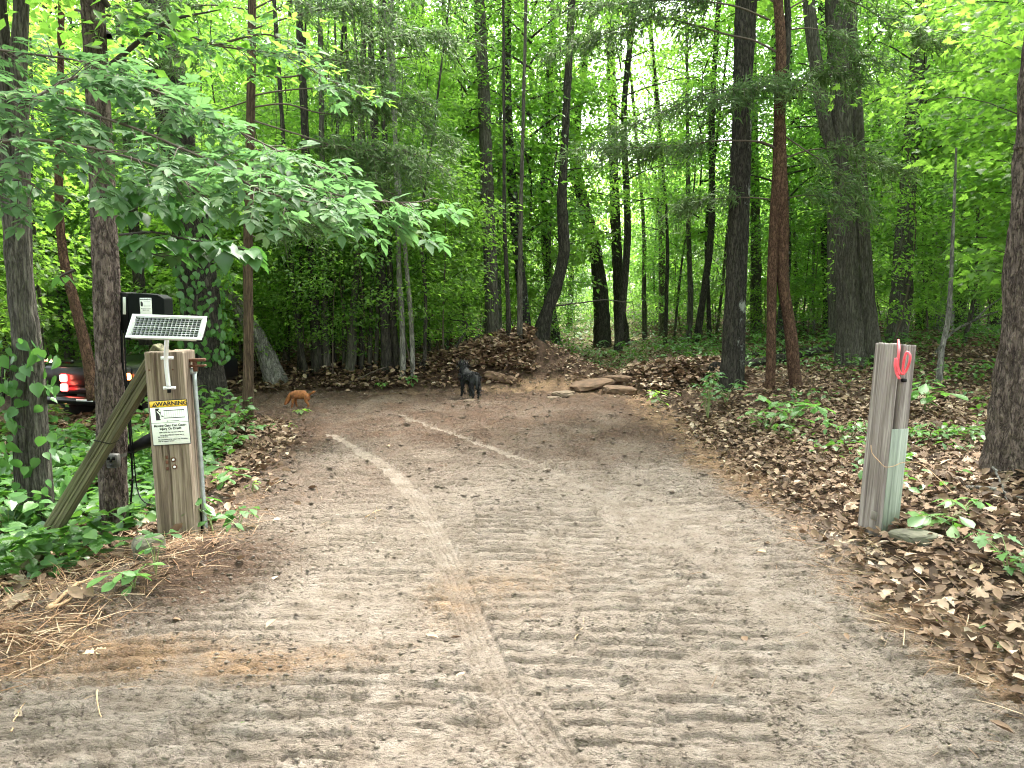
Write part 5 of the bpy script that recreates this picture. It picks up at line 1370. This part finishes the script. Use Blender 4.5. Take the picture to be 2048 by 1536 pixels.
# ivy up trunks: leaves hug the bark
def ivy(label, rows, zspan, n, rad, rng, leaves, size=.07, matname='leaf_vine', side=None, parentname='ivy'):
    rows = np.array(rows); b = Vector(rows[0][:3])
    t = thing(parentname, label, 'vine', b)
    W = MB(); k = 0; nl = 0
    ms = [simple_leaf(HEART, size * s, M[matname], rng) for s in (1, .8, 1.15)]
    for s in range(3):
        ph = rng.uniform(3.6, 5.8); P = []
        for z in np.arange(zspan[0], zspan[1], .12):
            i = np.interp(z, rows[:, 2], np.arange(len(rows))); c = np.array([np.interp(i, np.arange(len(rows)), rows[:, q]) for q in range(4)])
            a = ph + .5 * math.sin(z * 1.7 + s * 2); P.append((c[0] + math.cos(a) * (c[3] + .012), c[1] + math.sin(a) * (c[3] + .012), z))
        W.tube(spline(np.array(P), .06), .005, 5, False)
    W.part('stems', M['twig_dark'], t)
    soup = LS() if n > leaves else None
    for j in range(n):
        z = rng.uniform(*zspan); i = np.interp(z, rows[:, 2], np.arange(len(rows))); c = np.array([np.interp(i, np.arange(len(rows)), rows[:, q]) for q in range(4)])
        a = rng.uniform(3.3, 6.1) if side is None else rng.uniform(*side)
        out = c[3] + rng.uniform(.02, rad)
        p = Vector((c[0] + math.cos(a) * out, c[1] + math.sin(a) * out, z)); nrm = Vector((math.cos(a), math.sin(a), .55))
        d = Vector((rng.normal(0, .5), rng.normal(0, .3), -1))
        o_ = orient(d, nrm, rng.normal(0, .3))
        if j < leaves: link('leaf', ms[j % 3], t, p - b, o_, float(rng.uniform(.6, 1.2)))
        else:
            me = ms[j % 3]; v = np.array([x.co[:] for x in me.vertices]); f = np.array([q.vertices[:] for q in me.polygons])
            soup.add((v @ np.array(o_.to_matrix()).T * rng.uniform(.6, 1.2) + np.array(p - b), f, np.full(len(v), rng.random())))
    if soup: link('smaller_leaves', soup.mesh('smaller_leaves', M[matname]), t, kind='stuff')
rgi = np.random.default_rng(77)
ivy('ivy climbing the thick dark trunk right of the solar panel', ri, (.7, 3.4), 420, .16, rgi, 260, .085, side=(4.2, 6.9))
ivy('leafy creeper around the twin grey trunk at the far left', rt, (.55, 1.25), 60, .16, rgi, 60, .10, side=(3.6, 6.9))
ivy('small creeper on the twin grey trunk near its foot', rt, (-.1, .5), 60, .28, rgi, 60, .10, side=(3.6, 6.9))

# ------------------------------------------------------------------ seedlings and low plants
obov = (np.array([[0, 0, 0], [.10, .2, .02], [.27, .55, .05], [.24, .82, .03], [0, 1.02, -.05], [-.24, .82, .03], [-.27, .55, .05], [-.10, .2, .02], [0, .6, -.02]]), np.array([[8, i, i + 1] for i in range(7)] + [[8, 7, 0]]))
LMS = {}
def lm(T, size, mat):
    key = (id(T), size, mat)
    if key not in LMS: LMS[key] = simple_leaf(T, size, M[mat], r1)
    return LMS[key]
def seedling(label, px, py, h, nleaf, T, size, mat, spread, rng, stems=3, cat='plant', name='seedling', dpt=None, whorl=False, lean=(0, 0), group=None):
    b = ground(px, py) if dpt is None else at(px, py, dpt)
    t = thing(name, label, cat, b, group); W = MB(); base = np.zeros(3)
    tips = []
    for s in range(stems):
        a = rng.uniform(0, 6.28); l = spread * rng.uniform(.5, 1)
        E_ = np.array([math.cos(a) * l + lean[0], math.sin(a) * l + lean[1], h * rng.uniform(.65, 1)])
        Q = spline(np.array([base, E_ * [.35, .35, .65], E_]), .03); W.tube(Q, np.linspace(.004, .0018, len(Q)), 5, False); tips.append((Q, a))
    link('stem', W.mesh('stem', M['stem'], True), t)
    for j in range(nleaf):
        Q, a = tips[j % stems]
        if whorl or j // stems < 3: p = Q[-1]; aa = a + (j // stems) * 2.1 + rng.normal(0, .25)
        else: p = Q[int(rng.uniform(.45, 1) * (len(Q) - 1))]; aa = rng.uniform(0, 6.28)
        pt = rng.normal(-.12, .18)
        link('leaf', lm(T, size, mat), t, Vector(p), orient((math.cos(aa) * math.cos(pt), math.sin(aa) * math.cos(pt), math.sin(pt)), (0, 0, 1), rng.normal(0, .2)), float(rng.uniform(.65, 1.2)))
    return t
rs = np.random.default_rng(5)
SP = [('clump of young hickory leaves at the foot of the double pine', 1580, 868, .42, 34, obov, .15, 'leaf_seedling', .34, 7),
      ('pale green drooping seedling in front of the black-barked trunk', 1535, 862, .26, 26, obov, .12, 'leaf_seedling', .30, 6),
      ('leafy sapling standing left of the black-barked trunk', 1415, 845, .62, 60, obov, .085, 'leaf_vine', .20, 10),
      ('low leafy plant at the foot of the black-barked trunk', 1452, 812, .35, 34, obov, .10, 'leaf_vine', .28, 7),
      ('large-leaved plant just right of the right gate post', 1850, 830, .40, 22, obov, .17, 'leaf_seedling', .26, 5),
      ('spray of pale leaflets behind the right gate post', 1700, 880, .22, 36, LEAF6, .08, 'leaf_seedling', .32, 7),
      ('creeping green patch between the right gate post and the big pine', 1905, 880, .14, 44, LEAF6, .075, 'leaf_cover', .36, 9),
      ('row of small green leaves below the large-leaved plant', 1850, 880, .15, 34, LEAF6, .075, 'leaf_seedling', .32, 7),
      ('dark green plant at the foot of the right gate post, beside the mossy stone', 1885, 1060, .12, 20, obov, .13, 'leaf_cover', .17, 5),
      ('pale leafy sprig behind the dark green plant near the mossy stone', 1925, 1030, .12, 18, LEAF6, .09, 'leaf_seedling', .16, 4),
      ('young maple with pale lobed leaves at the right edge', 2015, 1150, .20, 26, MAPLE, .075, 'leaf_seedling', .17, 7),
      ('single bright lobed seedling low at the right edge', 2022, 1300, .02, 4, MAPLE, .06, 'leaf_lime', .03, 2),
      ('bright green fern-like seedling by the rocks on the right berm', 1322, 812, .22, 18, obov, .12, 'leaf_lime', .16, 5),
      ('tiny seedling alone in the dirt below the orange dog', 602, 832, .10, 8, LEAF6, .09, 'leaf_lime', .06, 3),
      ('small seedling at the left edge of the dirt', 588, 856, .07, 4, LEAF6, .07, 'leaf_lime', .03, 2),
      ('little green plant on the leaf berm', 822, 772, .18, 16, LEAF6, .10, 'leaf_seedling', .12, 4),
      ('second little green plant on the leaf berm, further left', 764, 780, .14, 10, LEAF6, .09, 'leaf_seedling', .09, 3),
      ('trifoliate plant in litter just right of the left gate post', 478, 1062, .13, 15, LEAF6, .10, 'leaf_vine', .14, 4),
      ('leafy shoot arching over the lower front of the left gate post', 428, 1070, .28, 13, obov, .115, 'leaf_vine', .12, 3),
      ('bright green leafy seedling in front of the left gate post', 268, 1178, .13, 13, obov, .095, 'leaf_seedling', .10, 4),
      ('seedling with glossy leaves beside the foot of the left gate post', 312, 1150, .25, 10, obov, .085, 'leaf_seedling', .08, 3),
      ('green seedling beside the road left edge, right of the conduit', 438, 990, .24, 22, obov, .10, 'leaf_cover', .18, 5),
      ('small pale seedling on the leaf bank left of the road', 505, 985, .10, 6, obov, .06, 'leaf_lime', .05, 3),
      ('leafy clump at the foot of the ivy-covered tree', 450, 860, .16, 30, LEAF6, .10, 'leaf_seedling', .26, 7),
      ('leafy clump beside the cedar foot', 512, 866, .12, 20, LEAF6, .10, 'leaf_seedling', .20, 5),
      ('tall leafy plant on the left bank behind the conduit', 455, 905, .22, 26, LEAF6, .11, 'leaf_cover', .22, 6),
      ('low three-leaved plant at the left edge, foot of the brace', 100, 1130, .12, 14, obov, .12, 'leaf_vine', .14, 4),
      ('three-leaved plant at the far left edge beside the roots', 32, 1140, .14, 14, obov, .12, 'leaf_vine', .14, 4),
      ('broad-leaved shoot below the brace timber', 160, 1140, .10, 9, HEART, .085, 'leaf_vine', .10, 3),
      ('big-leaved plant at the far left in front of the twin trunk', 60, 1010, .50, 30, HEART, .15, 'leaf_vine', .22, 7),
      ('leafy shoot left of the brace, before the twin trunk foot', 20, 1090, .38, 26, HEART, .12, 'leaf_vine', .2, 6),
      ('bright lobed sapling leaves glowing behind the left gate post', 300, 960, .62, 22, MAPLE, .15, 'leaf_lime', .16, 5)]
for lab, px, py, h, n, T, sz, mt, spd, st in SP:
    seedling(lab, px, py, h, n, T, sz, mt, spd, rs, st)

def cover():
    """low green leaves nobody could count: the left bank and the shaded floor on the right"""
    rng = np.random.default_rng(8)
    L = LS()
    def put(x, y, s0, s1, h, T=LEAF6, thr=.25, keepf=None):
        o = road_out(x, y); k = (o > thr)
        if keepf is not None: k &= keepf(x, y)
        x, y = x[k], y[k]; n = len(x)
        hh = h * rng.random(n) ** .7 * (.5 + fbm(x * 1.5, y * 1.5, 2))
        L.add(scatter(T, np.stack([x, y, H(x, y) + .02 + hh], -1), rng.uniform(0, 6.28, n), rng.normal(-.15, .3, n), rng.normal(0, .35, n), rng.uniform(s0, s1, n), rng))
    n = 7000; put(rng.uniform(-5.5, -1.95, n), rng.uniform(4.2, 8.4, n), .06, .12, .28, HEART, .35, lambda x, y: (x < -.335 * y - .5) & (fbm(x * 1.6, y * 1.6, 3) > .40))
    n = 9000; put(rng.uniform(-11, -2.6, n), rng.uniform(7, 12, n), .07, .13, .30, LEAF6, .25, lambda x, y: (fbm(x * .8, y * .8, 3) > .47))
    n = 8000; put(rng.uniform(3.4, 14, n), rng.uniform(9.5, 20, n), .06, .12, .28, LEAF2, .5, lambda x, y: fbm(x * .5 + 3, y * .5, 3) + .02 * (y - 13) > .545)
    n = 2600; put(rng.uniform(2.6, 7, n), rng.uniform(5, 10, n), .05, .09, .14, LEAF6, .5, lambda x, y: fbm(x * 1.1 + 3, y * 1.1, 3) > .58)
    n = 26000; put(rng.uniform(-18, 22, n), rng.uniform(14.5, 38, n), .08, .16, .40, LEAF2, .5, lambda x, y: fbm(x * .4 + 13, y * .4, 3) > .44)
    n = 5000; put(rng.uniform(.9, 5.0, n), rng.uniform(13.6, 19, n), .04, .08, .06, LEAF2, .5, lambda x, y: fbm(x * 1.4 + 13, y * .9, 3) > .50)
    link('ground_cover', L.mesh('ground_cover', M['leaf_cover']), kind='stuff')
cover()

# ------------------------------------------------------------------ roots, sticks, logs, stones
def stick(name, label, pts, r, mat, cat, lift=.015, wob=.01, forks=(), group=None, seg=7):
    """pts: (px,py[,lift]) on the ground"""
    rng = np.random.default_rng(abs(hash(label)) % 1000 if False else len(label) * 13)
    def path(pp):
        P = []
        for q in pp:
            g = ground(q[0], q[1] ); l = q[2] if len(q) > 2 else lift
            if len(q) > 3: g = at(q[0], q[1], q[3]); l = 0
            P.append((g.x, g.y, g.z + l))
        Q = spline(np.array(P), .03); return Q + rng.normal(0, 1, Q.shape) * wob * .3
    Q = path(pts); t = thing(name, label, cat, Vector(Q[0]), group)
    m = MB(); m.tube(Q, np.linspace(r, r * .45, len(Q)) * (1 + .25 * (noise2(np.arange(len(Q)) * .7, 3) - .5)), seg)
    for f in forks: q = path(f); m.tube(q, np.linspace(r * .6, r * .2, len(q)), 6)
    m.part('stem' if cat != 'log' else 'trunk', M[mat], t, True); return t
ROOTS = [('thick orange torn root on the left bank below the pine', [(98, 1222, .01), (130, 1198, .03), (165, 1178, .04), (192, 1172, .03)], .012, 'root', [[(98, 1225), (140, 1210, .03), (175, 1182, .04)]]),
         ('long pale root lying left of the torn root', [(0, 1172, .02), (60, 1178, .03), (130, 1178, .03), (192, 1168, .02)], .006, 'root', [[(60, 1178, .03), (80, 1195, .0)]]),
         ('forked pale roots at the far left edge', [(0, 1175, .02), (24, 1205, .02), (40, 1250, .0)], .005, 'root', [[(24, 1205, .02), (68, 1242, .0)], [(0, 1222, .01), (50, 1232, .01), (100, 1232)]]),
         ('thin pale root curving across the dark soil', [(108, 1310), (150, 1275, .02), (180, 1256, .02), (222, 1238, .01)], .0038, 'root', [[(190, 1255, .02), (216, 1258)]]),
         ('short bleached twig upright in the foreground soil', [(193, 1402, .04), (198, 1425, .02), (207, 1452, .0)], .0032, 'root', []),
         ('thin curved twig at the lower left edge', [(22, 1475), (34, 1440, .02), (52, 1415, .02)], .003, 'root', []),
         ('pale curved straw on the tracks near the road centre', [(1150, 1285), (1164, 1262, .015), (1168, 1240, .01)], .0022, 'root', []),
         ('slanting thin twig in the dark dirt left of the tyre track', [(730, 1038), (752, 1028, .02), (764, 1022, .01)], .004, 'root', [[(752, 1040, .0), (753, 1022, .03)]]),
         ('pale stick lying in front of the right gate post', [(1700, 1122, .01), (1740, 1117, .015), (1785, 1108, .01)], .005, 'root', []),
         ('bleached branch lying below the big pine', [(1932, 984, .03), (1975, 990, .05), (2020, 1002, .04), (2070, 1010, .03)], .016, 'bark_pale', [[(1985, 960, .10), (2000, 985, .06), (2020, 1020, .02)]]),
         ('thin stick slanting in litter by the mossy stone', [(1840, 930, .02), (1870, 960, .02), (1900, 1000, .01)], .004, 'twig', []),
         ('twig cluster on the left side of the road', [(528, 990), (540, 978, .02), (566, 962, .01)], .004, 'root', [[(532, 985), (556, 966, .03)]])]
for lab, pts, r_, mt, fk in ROOTS: stick('root' if 'root' in lab else 'twig', lab, pts, r_, mt, 'root' if 'root' in lab else 'twig', forks=fk)
stick('fallen_log', 'dark fallen log lying behind the double pine and the black-barked trunk', [(1432, 752, .10), (1500, 740, .12), (1600, 724, .14), (1700, 706, .16)], .11, 'bark_dark', 'log', wob=.004, seg=14)
stick('fallen_log', 'thin fallen log further back behind the double pine', [(1480, 722, .08), (1560, 712, .1), (1640, 705, .1)], .06, 'bark_dark', 'log', wob=.004, seg=10)
stick('fallen_branch', 'long grey fallen branch propped up left of the big pine', [(1868, 712, 0), (1900, 668, .0, 13.2), (1950, 640, 0, 13.0), (1996, 622, 0, 12.6)], .030, 'bark_pale', 'branch', forks=[[(1950, 640, 0, 13.0), (1975, 616, 0, 13), (2010, 590, 0, 13)]])
stick('fallen_branch', 'mossy fallen limb leaning on the leaf berm left of the mound', [(838, 736, .05), (880, 712, 0, 12.9), (930, 690, 0, 13.0), (962, 668, 0, 13.2)], .05, 'bark_dark', 'branch', forks=[[(908, 700, 0, 12.9), (935, 650, 0, 13.2), (900, 638, 0, 13.3)]])
stick('fallen_branch', 'thin bare branch arching over the leaf berm', [(700, 772, .06), (770, 752, .14), (820, 730, 0, 12.8), (860, 728, 0, 12.9)], .012, 'twig', 'branch')
stick('fallen_branch', 'bare side branch reaching right from the leaning trunk behind the mound', [(1110, 612, 0, 14.0), (1160, 606, 0, 14), (1210, 600, 0, 14.1), (1260, 606, 0, 14.2)], .016, 'twig_dark', 'branch')

def rock(label, px, py, d, mat, rz=0, rx=0, seed=0, name='rock', ry=0):
    rng = np.random.default_rng(seed); g = ground(px, py)
    import bmesh
    bm = bmesh.new(); bmesh.ops.create_icosphere(bm, subdivisions=3, radius=.5); pf = rng.normal(0, .10, 8)
    for v in bm.verts:
        c = v.co; k0 = (c.x > 0) * 4 + (c.y > 0) * 2 + (c.z > 0); c = Vector([math.copysign(min(1, abs(q * 2) ** .62) / 2, q) for q in c]); c = Vector((c.x + .35 * c.y * pf[1] * 4, c.y * (1 - .5 * c.x + pf[2]), c.z + .10 * c.x * c.y * 4 * (pf[0] > 0)))
        k = 1 + .55 * (float(fbm(c.x * 3 + seed, c.y * 3 + c.z * 2, 3)) - .5) + .12 * (float(noise2(c.x * 9 + seed, c.z * 9 + c.y * 5)) - .5)
        v.co = Vector((c.x * d[0] * k, c.y * d[1] * k, c.z * d[2] * (1 + .5 * (k - 1))))
    me = bpy.data.meshes.new(name); bm.to_mesh(me); bm.free(); me.materials.append(mat)
    o = link(name, me, None, g + Vector((0, 0, d[2] * .28)), (rx, ry, rz)); tag(o, label, 'rock'); return o
rock('flat clay-coated rock slab on the right berm', 1190, 772, (.80, .42, .12), M['slab'], .2, .10, 1, ry=-.10)
rock('second clay-coated slab in front of the first, dark underneath', 1238, 788, (.52, .36, .16), M['slab'], -.1, .05, 2, ry=.06)
rock('small clay-coated rock behind the two slabs', 1236, 762, (.4, .3, .12), M['slab'], .3, 0, 3)
rock('pale broken rock left of the clay-coated slabs', 1128, 792, (.34, .22, .10), M['slab_pale'], .5, 0, 4)
rock('small pale rock beside the broken one', 1108, 800, (.20, .16, .07), M['slab_pale'], .1, 0, 5)
rock('flat tan slab leaning on the face of the dirt mound', 1000, 762, (.50, .18, .16), M['slab'], -.15, -.5, 6, ry=.15)
rock('pale stone at the feet of the black dog', 938, 804, (.16, .14, .05), M['slab_pale'], 0, 0, 7)
rock('mossy stone in the litter right of the right gate post', 1832, 1084, (.24, .17, .09), M['stone'], .2, 0, 8)
rock('small dark stone by the foot of the right gate post', 1808, 1082, (.07, .05, .035), M['stone'], .2, 0, 9)
rock('mossy stone half hidden by seedlings at the left gate post', 300, 1110, (.17, .14, .15), M['stone'], .4, 0, 10)
for px, py, lab in [(335, 1325, 'tan oak leaf lying in the left foreground'), (918, 1366, 'pale dead leaf in the centre foreground'), (885, 1280, 'pinkish dead leaf beside the tyre track')] + []:
    pass
DL = [(162, 1314, .085, 'dead_pale', OAK, 'tan oak leaf on the dark soil of the left foreground'), (188, 1306, .06, 'dead_pale', OAK, 'smaller tan leaf touching the oak leaf on the left'), (916, 1364, .05, 'dead_pale', CURLED, 'pale dead leaf lying alone in the centre foreground'),
      (878, 1282, .055, 'dead', CURLED, 'pinkish brown leaf left of the tyre track'), (900, 1280, .045, 'dead', CURLED, 'thin curled leaf next to the pinkish brown one'), (1490, 1290, .05, 'dead', CURLED, 'red-brown curled leaf on the right side of the tracks'),
      (1822, 1178, .11, 'dead_pale', OAK, 'large tan oak leaf on the right litter edge'), (1885, 1150, .13, 'dead', OAK, 'large brown oak leaf behind the tan one'), (1955, 1155, .11, 'dead_pale', CURLED, 'pale curled leaf between the oak leaf and the young maple'),
      (1512, 1108, .07, 'dead_pale', CURLED, 'pale leaf at the road edge left of the right gate post'), (1744, 1092, .06, 'dead_pale', CURLED, 'small pale leaf touching the foot of the right gate post'), (1764, 1105, .065, 'dead_pale', CURLED, 'pale leaf just below the right gate post'),
      (1750, 1140, .045, 'dead', CURLED, 'small dark curled leaf in the dirt below the right gate post'), (545, 1165, .06, 'dead', CURLED, 'pinkish leaf on the dark dirt left of centre'), (532, 1260, .06, 'dead', CURLED, 'dark curled leaf at the left of the tracks'),
      (435, 1085, .07, 'dead', CURLED, 'tan leaf standing on the soil heap by the left gate post'), (2030, 1475, .07, 'dead', CURLED, 'reddish leaf in the lower right corner'), (1085, 885, .05, 'dead', CURLED, 'small brown leaf far up the tracks'), (780, 895, .05, 'dead_pale', CURLED, 'pale leaf between the two tyre tracks'),
      (1872, 1246, .05, 'leaf_lime', MAPLE, 'small fresh green leaf dropped on the clay at right'), (1958, 1262, .045, 'leaf_seedling', MAPLE, 'pale fresh maple leaf dropped on the clay at right'), (495, 1452, .03, 'leaf_lime', LEAF6, 'tiny bright green leaf in the lower left foreground')]
for px, py, sz, mt, T, lab in DL:
    g = ground(px, py); L = LS(); rr_ = np.random.default_rng(px)
    L.add(scatter(T, np.array([[0, 0, .012]]), rr_.uniform(0, 6.28), rr_.normal(.08, .15), rr_.normal(0, .2), sz * 1.15, rr_))
    o = link('dead_leaf' if mt.startswith('dead') else 'fresh_leaf', L.mesh('leaf', M[mt]), None, g); tag(o, lab, 'leaf')
